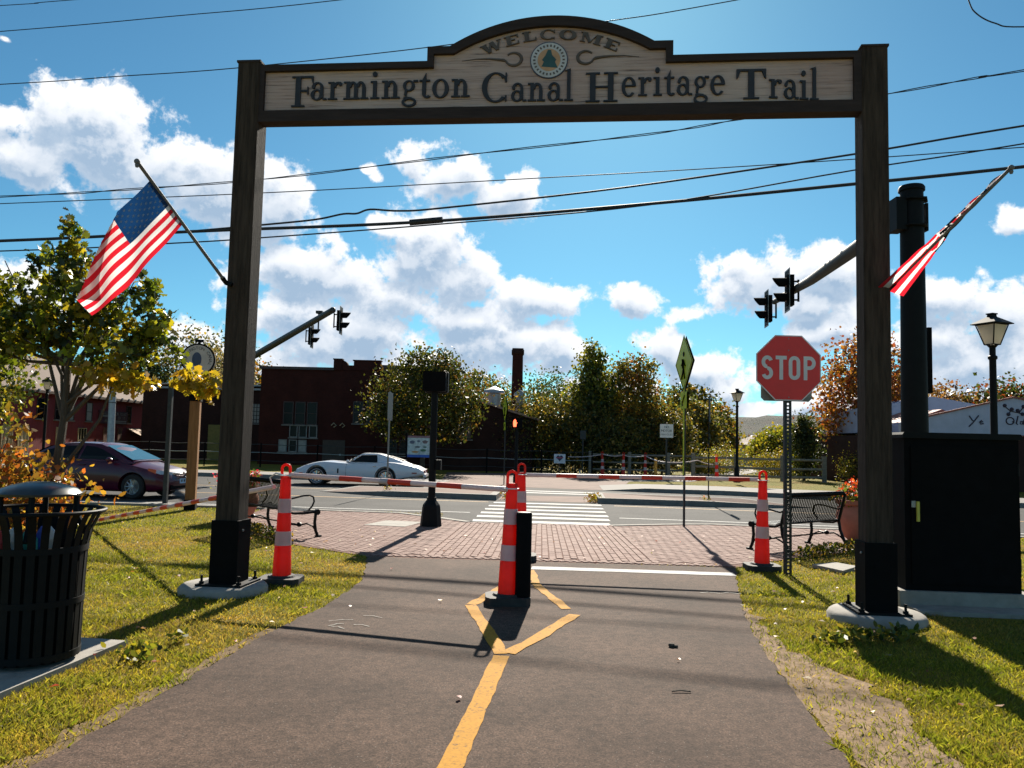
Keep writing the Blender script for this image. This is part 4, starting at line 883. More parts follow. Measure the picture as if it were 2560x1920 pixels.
# ================================================================= STOP SIGN
st = thing('stop_sign', 'red octagonal STOP sign on a perforated steel post', 'stop sign', (3.46, 10.02, 0), rad(2))
m = MB(); W2, hz = .045, .0125
m.box((-W2,-.03,0),(-hz,-.024,2.95)); m.box((hz,-.03,0),(W2,-.024,2.95)); z = .02
while z < 2.9: m.box((-hz,-.03,z),(hz,-.024,z+.022)); z += .047
m.box((-W2,-.024,0),(-W2+.006,.02,2.95)); m.box((W2-.006,-.024,0),(W2,.02,2.95)); m.build('perforated_post', DARKSTEEL, st)
def octo(r): return [(r*math.cos(rad(22.5+45*k))/math.cos(rad(22.5)), r*math.sin(rad(22.5+45*k))/math.cos(rad(22.5))) for k in range(8)]
cz = 2.575
m = MB(); m.prism([(x, z+cz) for x, z in octo(.412)], -.052, -.049, 'y'); sp_ = m.build('sign_plate', SIGNW, st)
m = MB(); m.prism([(x, z+cz) for x, z in octo(.398)], -.0545, -.0522, 'y'); m.build('red_face', REDSIGN, sp_)
g = MB(); hh = .30; ww = .125; s_ = .046; zb = cz - .15
def strk(x0, z0, x1, z1): g.box((x0,-.0575,z0),(x1,-.0548,z1))
def arcs(cx, cz_, rx, rz_, a0, a1, t, n=14):
    for i in range(n):
        u, v = rad(a0+(a1-a0)*i/n), rad(a0+(a1-a0)*(i+1)/n)
        p = [(cx+rx*math.cos(u),cz_+rz_*math.sin(u)),(cx+rx*math.cos(v),cz_+rz_*math.sin(v)),(cx+(rx-t)*math.cos(v),cz_+(rz_-t)*math.sin(v)),(cx+(rx-t)*math.cos(u),cz_+(rz_-t)*math.sin(u))]
        d = -.0575 - .00005*(i % 2); g.prism(p, d, -.0548, 'y')
x = -.345                                                # S
arcs(x+.073, zb+.218, .073, .082, 20, 270, s_); arcs(x+.073, zb+.082, .073, .082, -160, 90, s_)
x = -.165; strk(x, zb+.254, x+.14, zb+.30); strk(x+.047, zb, x+.093, zb+.2538)                 # T
x = .0; arcs(x+.073, zb+.225, .073, .075, 0, 180, s_); arcs(x+.073, zb+.075, .073, .075, 180, 360, s_); strk(x, zb+.0752, x+s_, zb+.2248); strk(x+.146-s_, zb+.0752, x+.146, zb+.2248)   # O
x = .19; strk(x, zb, x+s_, zb+.30); arcs(x+.075, zb+.215, .078, .085, -90, 90, s_); strk(x+s_+.0002, zb+.254, x+.075, zb+.30); strk(x+s_+.0002, zb+.13, x+.075, zb+.176)    # P
g.build('lettering', SIGNW, sp_)
for z in (.37, .22, -.37): m = MB(); m.ball((0,-.056,cz+z), .009, 8); m.build('rivet', STEEL, sp_)
m = MB(); r_ = .04; q = [(-.325,2.16),(-.285,2.12),(.285,2.12),(.325,2.16),(.325,2.72),(.285,2.76),(-.285,2.76),(-.325,2.72)]; m.prism([(a, b+.04) for a, b in q], .024, .027, 'y'); m.build('rear_sign_back', ALU, st)

# ================================================================= BENCHES
def bench(label, loc, rz):
    t = thing('bench', label, 'bench', loc, rz, 'strap benches on the brick plaza'); L2 = .80
    prof = [(-.315,.845),(-.285,.80),(-.25,.66),(-.215,.52),(-.175,.445),(-.10,.412),(.05,.405),(.20,.415),(.265,.41),(.295,.37)]
    m = MB(); w = .0145; n = len(prof)
    for i in range(n - 1):
        (y0, z0), (y1, z1) = prof[i], prof[i+1]; dy, dz = y1-y0, z1-z0; l = math.hypot(dy, dz); ny, nz = -dz/l*.0035, dy/l*.0035
        m.add([(-w,y0,z0),(w,y0,z0),(w,y1,z1),(-w,y1,z1),(-w,y0+ny,z0+nz),(w,y0+ny,z0+nz),(w,y1+ny,z1+nz),(-w,y1+ny,z1+nz)], [(0,3,2,1),(4,5,6,7),(0,1,5,4),(1,2,6,5),(2,3,7,6),(3,0,4,7)])
    me = m.mesh('slat', GREENBLACK)
    for k in range(33): link('slat', me, t, Matrix.Translation((-L2 + .045 + k*(2*L2-.09)/32, 0, 0)))
    m = MB(); m.tube([(-L2,-.30,.86),(L2,-.30,.86)], .028, 12)
    for k in range(44): x = -L2 + .03 + k*(2*L2-.06)/43; m.tube([(x-.004,-.30+.031*math.cos(a),.86+.031*math.sin(a)) if False else (x + .012*math.sin(a), -.30+.032*math.cos(a), .86+.032*math.sin(a)) for a in [q*.785 for q in range(9)]], .005, 4)
    m.build('top_rail', GREENBLACK, t, True)
    m = MB(); m.tube([(-L2,.285,.385),(L2,.285,.385)], .026, 10); m.build('front_roll', GREENBLACK, t, True)
    m = MB(); m.tube([(-L2,-.18,.425),(L2,-.18,.425)], .016, 8); m.build('rear_rail', GREENBLACK, t, True)
    for sx0 in (-1, 1):
        X = sx0 * L2; m = MB(); sc_ = (.75, 1.25)
        m.tube([(X,-.36,0),(X,-.30,.12),(X,-.235,.27),(X,-.215,.42),(X,-.26,.60),(X,-.30,.75),(X,-.325,.86)], .024, 8)
        m.tube([(X,.33,0),(X,.285,.10),(X,.265,.22),(X,.275,.34),(X,.285,.39)], .024, 8)
        m.tube([(X,-.22,.43),(X,-.12,.385),(X,.05,.375),(X,.20,.385),(X,.285,.39)], .022, 8)
        m.box((X-.03,-.41,0),(X+.03,-.32,.025)); m.box((X-.03,.29,0),(X+.03,.38,.025)); m.tube([(X-.028,.30,.385),(X+.028,.30,.385)], .045, 12)
        m.build('end_frame', GREENBLACK, t, True)
        m = MB(); m.tube([(X,-.265,.63),(X,-.20,.60),(X,-.10,.615),(X,.05,.645),(X,.16,.65),(X,.225,.62),(X,.24,.55),(X,.21,.48),(X,.15,.42)], .014, 8); m.build('armrest', GREENBLACK, t, True)
        m = MB(); m.tube([(X,-.33,.06),(X,-.25,.16),(X,-.13,.215),(X,0,.195),(X,.13,.215),(X,.24,.16),(X,.31,.05)], .013, 7); m.ball((X,0,.205), .045, 10, sz=.8); m.build('arch_stretcher', GREENBLACK, t, True)
    m = MB(); m.tube([(-L2,0,.20),(L2,0,.20)], .012, 7); m.build('stretcher', GREENBLACK, t, True)
    return t
bench('black strap bench facing the road behind the left orange post', (-3.78, 13.06, .018), rad(-47))
bench('black strap bench angled behind the stop sign post', (4.55, 12.66, .018), rad(38))

# ================================================================= LITTER BIN
tb = thing('litter_bin', 'black slatted steel litter bin with domed lid at the lawn edge', 'litter bin', (-3.16, 5.42, .045))
prof = [(.300,.03),(.305,.5),(.312,.74),(.335,.86),(.375,.95),(.405,.985)]
w = .024; m = MB()
for i in range(len(prof) - 1):
    (r0, z0), (r1, z1) = prof[i], prof[i+1]
    m.add([(r0,-w,z0),(r0,w,z0),(r1,w,z1),(r1,-w,z1),(r0-.006,-w,z0),(r0-.006,w,z0),(r1-.006,w,z1),(r1-.006,-w,z1)], [(0,1,2,3),(7,6,5,4),(0,3,7,4),(1,5,6,2),(0,4,5,1),(3,2,6,7)])
me = m.mesh('slat', BLACK)
for k in range(28): link('slat', me, tb, Matrix.Rotation(2*math.pi*k/28, 4, 'Z'))
m = MB(); m.tube([(.405*math.cos(a),.405*math.sin(a),.985) for a in [k*2*math.pi/36 for k in range(37)]], .013, 8); m.build('rim', BLACK, tb, True)
for z, r_ in ((.06,.302),(.74,.315),(.40,.306)):
    m = MB(); m.lathe([(r_-.012,z-.02),(r_+.003,z-.02),(r_+.003,z+.02),(r_-.012,z+.02)], 36, cap=False); m.build('hoop', BLACK, tb, True)
m = MB(); m.lathe([(.27,.02),(.285,.72),(.27,.721),(.26,.03)], 30); m.build('liner', BLACKM, tb, True)
m = MB(); m.lathe([(.255,1.085),(.257,1.10),(.225,1.13),(.16,1.155),(.08,1.172),(.001,1.176)], 36); m.build('lid', pm('lid_paint', (.02,.028,.03), .28, 0, .3, 9, spec=.6), tb, True)
for k in range(4):
    a = rad(20 + 90*k); m = MB(); m.tube([(.31*math.cos(a),.31*math.sin(a),.80),(.225*math.cos(a),.225*math.sin(a),.97),(.225*math.cos(a),.225*math.sin(a),1.09)], .02, 6); m.build('lid_support', BLACK, tb)
for k, (nm, c, a, r_, z, lab) in enumerate([('drink_cup', (.6,.05,.06), -115, .2, .76, 'red paper cup inside the litter bin'), ('crumpled_bag', (.7,.72,.75), -95, .18, .78, 'crumpled white bag inside the litter bin'), ('snack_wrapper', (.05,.4,.38), -65, .2, .77, 'teal wrapper inside the litter bin'), ('drink_can', (.06,.1,.5), -50, .2, .78, 'blue drink can inside the litter bin'), ('plastic_bottle', (.65,.68,.7), -30, .19, .79, 'clear white bottle inside the litter bin')]):
    m = MB(); m.lathe([(.03,0),(.042,.03),(.045,.09),(.03,.14),(.018,.16)], 9); 
    for i, v in enumerate(m.v): m.v[i] = (v[0]+random.uniform(-.006,.006), v[1]+random.uniform(-.006,.006), v[2])
    tag(m.build(nm, pm(nm+'_print', c, .5), None, False, Matrix.Translation((-3.16+r_*math.cos(rad(a)), 5.42+r_*math.sin(rad(a)), z)) @ Matrix.Rotation(random.uniform(-.5,.5), 4, 'X')), lab, nm.split('_')[-1])

# ================================================================= PLANTERS
def planter(label, loc, s, fcols, fname):
    t = thing('planter', label, 'planter', loc, 0, 'terracotta planters behind the benches')
    m = MB(); m.lathe([(.20*s,0),(.27*s,.06*s),(.37*s,.28*s),(.40*s,.42*s),(.36*s,.56*s),(.34*s,.60*s),(.40*s,.63*s),(.41*s,.70*s),(.36*s,.70*s),(.34*s,.64*s)], 32); m.build('pot', TERRA, t, True)
    P, ci, nc = cloud([(0,0,.74*s,.40*s,.40*s,.20*s),(.1*s,0,.85*s,.25*s,.25*s,.15*s)], 700, 8, .1); leaves('foliage', P, .07*s, pal(G1 + YG, len(P)), LEAFF, t, 'oval', -.2)
    P, ci, nc = cloud([(0,0,.82*s,.38*s,.38*s,.16*s),(.08*s,0,.93*s,.24*s,.24*s,.1*s)], 420, 5, .75); P = P[P[:, 2] > .72*s]; tag(leaves('flowers', P, .05*s, pal(fcols, len(P)), LEAFF, t, 'kite', -.6), kind='stuff')
planter('terracotta planter with pink flowers behind the left bench', (-5.0, 14.9, .018), .9, [(.5,.03,.12),(.42,.02,.08),(.55,.12,.2)], 'pink')
planter('terracotta planter with red flowers behind the right bench', (6.08, 13.95, .018), 1.0, [(.5,.05,.03),(.45,.09,.03),(.35,.03,.02)], 'red')

# ================================================================= CONTROL CABINET
cb_ = thing('control_cabinet', 'black traffic control cabinet on a concrete plinth at right', 'cabinet', (4.60, 8.42, 0), rad(-4.5))
m = MB(); m.box((-.64,-.34,-.05),(.66,.36,.17)); m.build('plinth', CONC, cb_)
m = MB(); m.box((-.60,-.68,-.05),(.9,-.345,.04)); m.build('apron', CONC, cb_)
m = MB(); m.box((-.56,-.28,.17),(.56,.30,1.70)); m.build('housing', BLACKM, cb_)
m = MB(); m.prism([(-.585,1.70),(.585,1.70),(.585,1.735),(.57,1.76),(-.57,1.76),(-.585,1.735)], -.31, .33, 'y'); m.build('roof', BLACK, cb_)
m = MB(); m.box((-.50,-.298,.24),(.53,-.2805,1.62)); dr = m.build('door', BLACKM, cb_)
m = MB(); m.box((-.455,-.325,.86),(-.43,-.2985,1.06)); m.build('handle', pm('handle_yellow', (.62,.55,.08), .5), dr)
m = MB(); m.box((-.50,-.3005,1.0),(-.46,-.2985,1.065)); m.build('label_plate', pm('plate_grey', (.4,.4,.36), .5), dr)
for z in (.45, 1.4): m = MB(); m.tube([(.545,-.29,z-.06),(.545,-.29,z+.06)], .012, 8); m.build('hinge', BLACK, dr)

# ================================================================= SIGNALS
def signal_head(parent, M_, mirror=1):
    """two-section head with visors, seen from the side; faces local -x*mirror"""
    r = bpy.data.objects.new('signal_head', None)
    m = MB(); m.box((-.02,-.13,-.36),(.14,.13,-.005)); m.box((-.02,-.13,.005),(.14,.13,.36)); h = m.build('signal_head', BLACKM, parent, M=M_ @ Matrix.Diagonal((mirror,1,1,1)))
    for z, s_ in ((.18,1.0),(-.18,.92)):
        m = MB(); n = 14; v = []; f = []
        for i in range(n + 1):
            a = rad(-35 + 250*i/n); y, zz = .125*math.cos(a), .125*math.sin(a); l = .10 + .21*(math.sin(a)*.5+.5)
            v += [(-.02, y, z+zz), (-.02-l*s_, y*.97, z+zz*.97), (-.02-l*s_, y*.93, z+zz*.93), (-.02, y*.95, z+zz*.95)]
        for i in range(n):
            a, c = 4*i, 4*i+4; f += [(a,a+1,c+1,c),(a+1,a+2,c+2,c+1),(a+2,a+3,c+3,c+2)]
        m.add(v, f); m.build('visor', BLACKM, h)
        m = MB(); m.lathe([(.10,0),(.08,.02),(.001,.03)], 14); m.build('lens', pm('lens_dark', (.05,.02,.02), .2), h, True, Matrix.Translation((-.02,0,z)) @ Matrix.Rotation(-math.pi/2, 4, 'Y'))
    m = MB()
    for (y0, y1, z0, z1) in ((-.22,.22,.37,.47),(-.22,.22,-.47,-.37),(-.22,-.14,-.37,.37),(.14,.22,-.37,.37)): m.box((.005,y0,z0),(.012,y1,z1))
    m.build('backplate', BLACK, h)
    m = MB()
    for (y0, y1, z0, z1) in ((-.225,.225,.47,.50),(-.225,.225,-.50,-.47),(-.25,-.22,-.50,.50),(.22,.25,-.50,.50)): m.box((.004,y0,z0),(.013,y1,z1))
    m.build('reflective_border', ALU, h)
    m = MB(); m.tube([(.14,0,.22),(.26,0,.22)], .022, 6); m.tube([(.14,0,-.22),(.26,0,-.22)], .022, 6); m.tube([(.26,0,-.26),(.26,0,.26)], .025, 8); m.build('bracket', BLACK, h)
    return h
mr = thing('signal_mast', 'thick black signal mast at right with arm reaching over the road', 'traffic signal', (6.06, 12.0, 0))
m = MB(); m.lathe([(.20,0),(.185,2.5),(.165,5.55)], 24); m.build('pole', BLACK, mr, True)
m = MB(); m.lathe([(.19,5.55),(.19,5.60),(.17,5.63)], 24); m.build('pole_cap', BLACK, mr, True)
for z in (4.97, 5.38): m = MB(); m.lathe([(.16,z),(.25,z+.005),(.25,z+.03),(.16,z+.035)], 6); m.build('clamp_plate', BLACK, mr)
m = MB(); m.box((-.30,-.14,4.92),(-.14,.16,5.42)); m.build('mounting_plate', BLACK, mr)
m = MB(); m.box((.19,-.05,4.93),(.23,.1,5.36)); m.build('rear_plate', BLACK, mr)
m = MB(); m.tube([(-.16,.1,5.14),(-.05,1.6,5.14),(.35,5.0,5.22),(.92,9.2,5.50)], [.13,.125,.105,.07], 14); arm = m.build('mast_arm', DARKSTEEL, mr, True)
signal_head(mr, Matrix.Translation((.33, 6.5, 5.27)) @ Matrix.Rotation(rad(-6), 4, 'Z'))
signal_head(mr, Matrix.Translation((.80, 9.5, 5.36)) @ Matrix.Rotation(rad(-6), 4, 'Z'))
m = MB(); m.box((.21,-.02,2.45),(.27,.10,3.45)); m.build('side_box', BLACKM, mr)
mlx = thing('signal_mast', 'far signal mast whose arm shows right of the left timber post', 'traffic signal', (-14.6, 42.5, 0))
m = MB(); m.lathe([(.2,0),(.16,6.4)], 16); m.build('pole', DARKSTEEL, mlx, True)
m = MB(); m.tube([(0,0,5.40),(3.8,-6.4,5.82),(7.95,-13.5,6.25)], [.17,.15,.11], 12); m.build('mast_arm', DARKSTEEL, mlx, True)
m = MB(); m.ball((7.98,-13.55,6.25), .12, 10); m.build('arm_cap', DARKSTEEL, mlx, True)
signal_head(mlx, Matrix.Translation((8.3,-13.5,5.88)) @ Matrix.Diagonal((1.02,1.02,1.02,1)), -1); signal_head(mlx, Matrix.Translation((6.25,-9.5,5.80)), -1)
m = MB(); m.tube([(7.1,-12,5.7),(7.1,-12,6.45)], .03, 6); m.box((7.0,-12.1,6.36),(7.25,-11.9,6.46)); m.build('detector_camera', DARKSTEEL, mlx)
ps = thing('pedestrian_signal', 'black pedestrian signal seen from behind on a flared base', 'pedestrian signal', (-1.42, 14.72, .018), rad(-4))
m = MB(); m.lathe([(.20,0),(.195,.05),(.165,.34),(.155,.38),(.09,.47),(.085,.52)], 8); m.build('base', BLACK, ps)
m = MB(); m.lathe([(.068,.5),(.060,2.45)], 16); m.build('pole', BLACK, ps, True)
m = MB(); m.prism([(-.21,2.47),(-.19,2.45),(.19,2.45),(.21,2.47),(.21,2.80),(.19,2.82),(-.19,2.82),(-.21,2.80)], -.10, .10, 'y'); m.build('signal_housing', BLACKM, ps)
m = MB(); m.prism([(-.225,2.455),(-.2,2.435),(.2,2.435),(.225,2.455),(.225,2.815),(.2,2.838),(-.2,2.838),(-.225,2.815)], .10, .22, 'y'); m.build('visor', BLACK, ps)
m = MB(); m.box((.06,-.06,1.02),(.16,.06,1.20)); m.build('push_button', BLACK, ps)
pf = thing('pedestrian_signal', 'pedestrian signal across the road showing a red hand', 'pedestrian signal', (.22, 29.9, 0))
m = MB(); m.lathe([(.10,0),(.10,.3),(.065,.4),(.055,2.1)], 12); m.build('pole', BLACK, pf, True)
m = MB(); m.box((-.20,-.12,2.12),(.20,.12,2.50)); hs = m.build('signal_housing', BLACKM, pf)
m = MB(); hx = -.075
m.prism([(hx-.055,2.17),(hx+.045,2.17),(hx+.06,2.27),(hx+.085,2.33),(hx+.06,2.345),(hx+.045,2.31),(hx+.04,2.42),(hx+.018,2.42),(hx+.012,2.45),(hx-.01,2.45),(hx-.016,2.43),(hx-.036,2.43),(hx-.042,2.39),(hx-.062,2.39),(hx-.066,2.27)], -.126, -.1215, 'y'); m.build('red_hand', emit('signal_red', (1,.10,.04), 2.2), hs)

# ================================================================= LAMPS AND SMALL SIGNS
def lamp(label, loc, h=4.08, rz=0.3):
    t = thing('street_lamp', label, 'street lamp', loc, rz, 'lantern street lamps'); z0 = h - .62
    m = MB(); m.lathe([(.15,0),(.15,.08),(.11,.14),(.10,.6),(.075,.68),(.062,.75),(.055,z0-.25),(.075,z0-.23),(.075,z0-.19),(.05,z0-.17),(.05,z0-.04),(.085,z0)], 16); m.build('post', BLACK, t, True)
    b, tp, zt = .085, .175, z0 + .36
    cor = lambda r, z: [(r,r,z),(-r,r,z),(-r,-r,z),(r,-r,z)]
    lo, hi = cor(b, z0+.015), cor(tp, zt)
    for k in range(4):
        k2 = (k+1) % 4; m = MB(); ins = .94
        m.add([tuple(c*ins if i < 2 else c for i, c in enumerate(p)) for p in (lo[k], lo[k2], hi[k2], hi[k])], [(0,1,2,3)]); m.build('pane', LAMPG, t)
    m = MB()
    for k in range(4): m.tube([lo[k], hi[k]], .011, 5); m.tube([lo[k], lo[(k+1) % 4]], .010, 5); m.tube([hi[k], hi[(k+1) % 4]], .011, 5)
    m.build('lantern_frame', BLACK, t)
    m = MB(); r0 = .235; v = cor(r0, zt+.005) + cor(r0, zt+.018) + cor(.055, zt+.14) + cor(.05, zt+.18)
    f = [(3,2,1,0)] + [(i*4+k, i*4+(k+1) % 4, i*4+4+(k+1) % 4, i*4+4+k) for i in range(3) for k in range(4)] + [(12,13,14,15)]
    m.add(v, f); m.box((-.065,-.065,zt+.18),(.065,.065,zt+.20)); m.build('lantern_roof', BLACK, t)
lamp('near lantern street lamp rising behind the control cabinet', (8.28, 13.7, 0), 4.05, .38)
lamp('lantern street lamp beyond the road by the rail fence', (9.75, 34.5, .1), 4.1)
lamp('distant lantern street lamp in front of the red barn', (-20.66, 35.5, 0), 4.06)

def signpost(m, h, w=.03, z0=0): m.box((-w,-.012,z0),(w,.012,h))
def crossing(label, loc, rz, zc, d, strip=True):
    t = thing('crossing_sign', label, 'road sign', loc, rz, 'pedestrian crossing signs')
    m = MB(); m.box((-.028,-.012,0),(.028,.02,zc+.3)); m.build('post', DARKSTEEL, t)
    if strip: m = MB(); m.box((-.034,-.020,1.0 if d > .5 else .9),(.034,-.0125,zc-.3)); m.build('reflective_strip', FLUO, t)
    q = d
    m = MB(); m.prism([(0,zc-q),(q,zc),(0,zc+q),(-q,zc)], -.024, -.021, 'y'); pl = m.build('diamond_plate', FLUO, t)
    m = MB(); o_ = [(0,zc-q*.96),(q*.96,zc),(0,zc+q*.96),(-q*.96,zc)]; i_ = [(0,zc-q*.91),(q*.91,zc),(0,zc+q*.91),(-q*.91,zc)]
    m.add([(x,-.0252,z) for x, z in o_] + [(x,-.0252,z) for x, z in i_], [(k,(k+1) % 4,4+(k+1) % 4,4+k) for k in range(4)]); m.build('black_border', BLACKM, pl)
    m = MB(); s_ = q/.54
    for (a, b, r_) in (((0,.02),(.02,-.16),.045),((.02,-.15),(.10,-.36),.028),((.02,-.15),(-.09,-.36),.028),((0,.02),(.12,-.12),.022),((0,.02),(-.11,-.10),.022)): m.tube([(a[0]*s_,-.026,zc+(a[1]+.05)*s_),(b[0]*s_,-.026,zc+(b[1]+.05)*s_)], r_*s_, 6, flat=(1,.12) )
    m.lathe([(.05*s_,0),(.05*s_,.004)], 12); n0 = len(m.v) - 24
    for i in range(n0, len(m.v)): x, y, z = m.v[i]; m.v[i] = (x, -.0255 - z, zc + .17*s_ + y)
    m.build('walking_figure', BLACKM, pl)
    m = MB(); m.prism([(0,zc-q*.97),(q*.97,zc),(0,zc+q*.97),(-q*.97,zc)], .022, .026, 'y'); m.build('rear_plate', BLACKM, t)
    z1 = zc - q - .17*s_
    m = MB(); m.box((-.2*s_,-.024,z1-.16*s_),(.2*s_,-.021,z1+.16*s_)); ap = m.build('arrow_plate', FLUO, t)
    m = MB(); m.tube([(.09*s_,-.026,z1+.09*s_),(-.06*s_,-.026,z1-.06*s_)], .02*s_, 6, flat=(1,.12)); m.prism([(-.12*s_,z1-.12*s_),(-.02*s_,z1-.10*s_),(-.10*s_,z1-.01*s_)], -.0275, -.0245, 'y'); m.build('arrow', BLACKM, ap)
    m = MB(); m.box((-.19*s_,.022,z1-.15*s_),(.19*s_,.025,z1+.15*s_)); m.build('arrow_plate_back', BLACKM, t)
    return t
crossing('fluorescent yellow-green crossing sign nearly edge-on at the road edge', (3.40, 15.68, .01), rad(-85), 3.20, .56)
crossing('far narrow yellow-green crossing sign left of the red hand signal', (-.22, 30.2, 0), rad(-80), 2.85, .50, False)
t = thing('grey_sign_post', 'grey sign seen from behind on the left median', 'road sign', (-3.59, 23.57, .14), rad(80))
m = MB(); signpost(m, 2.85, .045); m.build('post', ALU, t); m = MB(); m.box((-.22,-.02,2.0),(.22,-.0125,2.82)); m.build('plate', ALU, t)
t = thing('dark_sign_post', 'dark sign edge-on on the right median', 'road sign', (5.53, 22.36, .13), rad(72))
m = MB(); signpost(m, 2.85, .05); m.build('post', BLACK, t); m = MB(); m.box((-.24,-.03,2.15),(.24,-.0125,2.85)); m.build('plate', DARKSTEEL, t)
t = thing('thin_sign_post', 'small grey sign plate on a thin post at the far shrubs', 'road sign', (3.75, 41.6, 0), rad(15))
m = MB(); signpost(m, 2.3, .03); m.build('post', DARKSTEEL, t); m = MB(); m.box((-.16,-.02,1.85),(.16,-.0125,2.3)); m.build('plate', DARKSTEEL, t)
t = thing('motor_vehicle_sign', 'small white NO MOTOR VEHICLES sign beyond the road', 'road sign', (7.16, 36.8, 0), rad(-8))
m = MB(); signpost(m, 2.2, .04); m.build('post', DARKSTEEL, t)
m = MB(); m.box((-.30,-.03,1.98),(.30,-.0125,2.60)); pl = m.build('plate', SIGNW, t)
for k, s_ in enumerate(('NO', 'MOTOR', 'VEHICLES')): font_word(pl, s_, .15 if k < 2 else .105, LETTER, Matrix.Translation((0,-.032,2.46-.17*k)) @ FACE)
t = thing('square_sign_post', 'grey steel post with dark box top on the left lawn edge', 'sign post', (-7.77, 18.2, 0))
m = MB(); m.box((-.045,-.045,0),(.045,.045,2.68)); m.build('post', DARKSTEEL, t); m = MB(); m.box((-.05,-.05,2.68),(.05,.05,2.74)); m.build('top_cap', pm('teal_cap', (.10,.22,.24), .5), t)
t = thing('timber_post', 'brown timber post with black top left of the gateway', 'timber post', (-6.68, 16.9, 0), rad(12))
m = MB(); m.box((-.10,-.10,.0),(.10,.10,2.28)); m.build('post', WOODR, t); m = MB(); m.box((-.115,-.115,2.28),(.115,.115,2.50)); m.build('black_cap', BLACKM, t); m = MB(); m.box((-.112,-.112,0),(.112,.112,.22)); m.build('black_shoe', BLACKM, t)
# round trail sign
t = thing('round_trail_sign', 'round two-sided Farmington Canal sign on a dark pole at left', 'round sign', (-7.50, 19.0, 0), rad(18))
m = MB(); m.lathe([(.07,0),(.055,3.0)], 12); m.build('pole', BLACK, t, True)
DM = Matrix.Translation((0,.0,3.36)) @ Matrix.Rotation(math.pi/2, 4, 'X')
m = MB(); m.lathe([(.34,-.13),(.385,-.125),(.385,.125),(.34,.13)], 40); m.build('drum', BLACKM, t, True, DM)
m = MB(); m.lathe([(.345,.1302),(.345,.136)], 40); fc = m.build('face', pm('sign_cream', (.50,.44,.38), .6, 0, .12, 4), t, False, DM)
m = MB(); m.lathe([(.17,.1362),(.17,.139)], 28); 
for i, v in enumerate(m.v): m.v[i] = (v[0]*.62-.03, v[1], v[2])
m.build('medallion', pm('medallion_blue', (.05,.07,.12), .6), fc)
tx = 'FARMINGTON CANAL'
for k, c in enumerate(tx):
    if c == ' ': continue
    a = rad(112 - 224*k/(len(tx)-1)) ; link('letter', font_mesh(c, .10, LETTER, 'letter'), fc, Matrix.Translation((.27*math.sin(-a), .27*math.cos(-a), .138)) @ Matrix.Rotation(a, 4, 'Z'))
m = MB(); m.tube([(0,0,3.74),(0,0,3.80)], .03, 8); m.tube([(-.10,0,3.82),(.10,0,3.82)], .035, 8); m.build('top_bracket', BLACK, t, True)
# galvanised pole
t = thing('utility_pole', 'pale galvanised steel pole rising behind the maroon sedan', 'utility pole', (-13.45, 27.0, 0))
m = MB(); m.tube([(0,0,0),(-.10,0,6.2)], [.125,.09], 12); m.build('pole', STEEL, t, True)
for z in (2.6, 2.9, 3.3): m = MB(); m.lathe([(.128,0),(.128,.025)], 12); m.build('strap', DARKSTEEL, t, M=Matrix.Translation((-.1*z/6.2,0,z)))
# information board
t = thing('information_board', 'illustrated information board in front of the brick mill', 'board', (-4.30, 37.5, 0))
for x in (-.6, .52): m = MB(); m.box((x,-.04,.1),(x+.08,.04,1.95)); m.build('post', BLACKM, t)
m = MB(); m.box((-.52,-.02,.80),(.52,.02,1.80)); pnl = m.build('panel', pm('board_print', (.50,.55,.55), .5, 0, .35, 7), t)
m = MB(); m.box((-.52,-.024,.80),(.52,-.0205,.92)); m.build('blue_band', pm('board_blue', (.02,.10,.45), .5), pnl)
m = MB(); m.box((-.52,-.024,1.70),(.52,-.0205,1.80)); m.build('header_band', pm('board_header', (.25,.12,.14), .5), pnl)
for k, (x, z, sx0, sz0, c) in enumerate([(-.15,1.05,.16,.05,(.5,.24,.08)),(.22,1.13,.14,.06,(.06,.16,.08)),(-.3,1.5,.12,.08,(.08,.1,.16)),(.3,1.52,.13,.08,(.2,.12,.12)),(-.05,1.28,.14,.035,(.03,.04,.06)),(.3,1.28,.09,.035,(.05,.14,.1)),(0,1.55,.08,.05,(.12,.14,.2))]):
    m = MB(); m.prism([(x+sx0*math.cos(a)*(1+.2*math.sin(5*a)), z+sz0*math.sin(a)) for a in [q*.45 for q in range(14)]], -.0235, -.0205, 'y'); m.build('picture', pm('picture_%s' % 'abcdefg'[k], c, .5), pnl)
t = thing('heart_placard', 'white placard with a dark heart in front of the far shrubs', 'placard', (2.5, 40.6, 0))
m = MB(); m.box((-.02,-.02,0),(.02,.02,.7)); m.build('stake', DARKSTEEL, t); m = MB(); m.box((-.29,-.03,.60),(.29,-.021,1.07)); pl = m.build('panel', pm('placard_white', (.62,.62,.66), .5), t)
hp = [(.16*math.sin(a)**3, .87+.011*(13*math.cos(a)-5*math.cos(2*a)-2*math.cos(3*a)-math.cos(4*a))) for a in [q*.2244 for q in range(28)]]
m = MB(); m.prism(hp, -.034, -.0302, 'y'); m.build('heart', pm('heart_navy', (.02,.03,.07), .5), pl)
m = MB(); m.box((-.19,-.0365,.86),(.19,-.0342,.91)); m.build('ribbon', pm('ribbon_red', (.4,.06,.1), .5), pl)
m = MB(); m.lathe([(.09,0),(.085,.02),(.03,.30),(.02,.34)], 4); tag(m.build('marker_stake', pm('pale_marker', (.5,.48,.42), .8), None, False, Matrix.Translation((3.45, 39.6, 0))), 'small pale pyramid marker left of the far orange posts', 'marker')
t = thing('oval_sign_post', 'small pale oval sign on a timber post below the maple', 'sign post', (17.1, 38.2, 0))
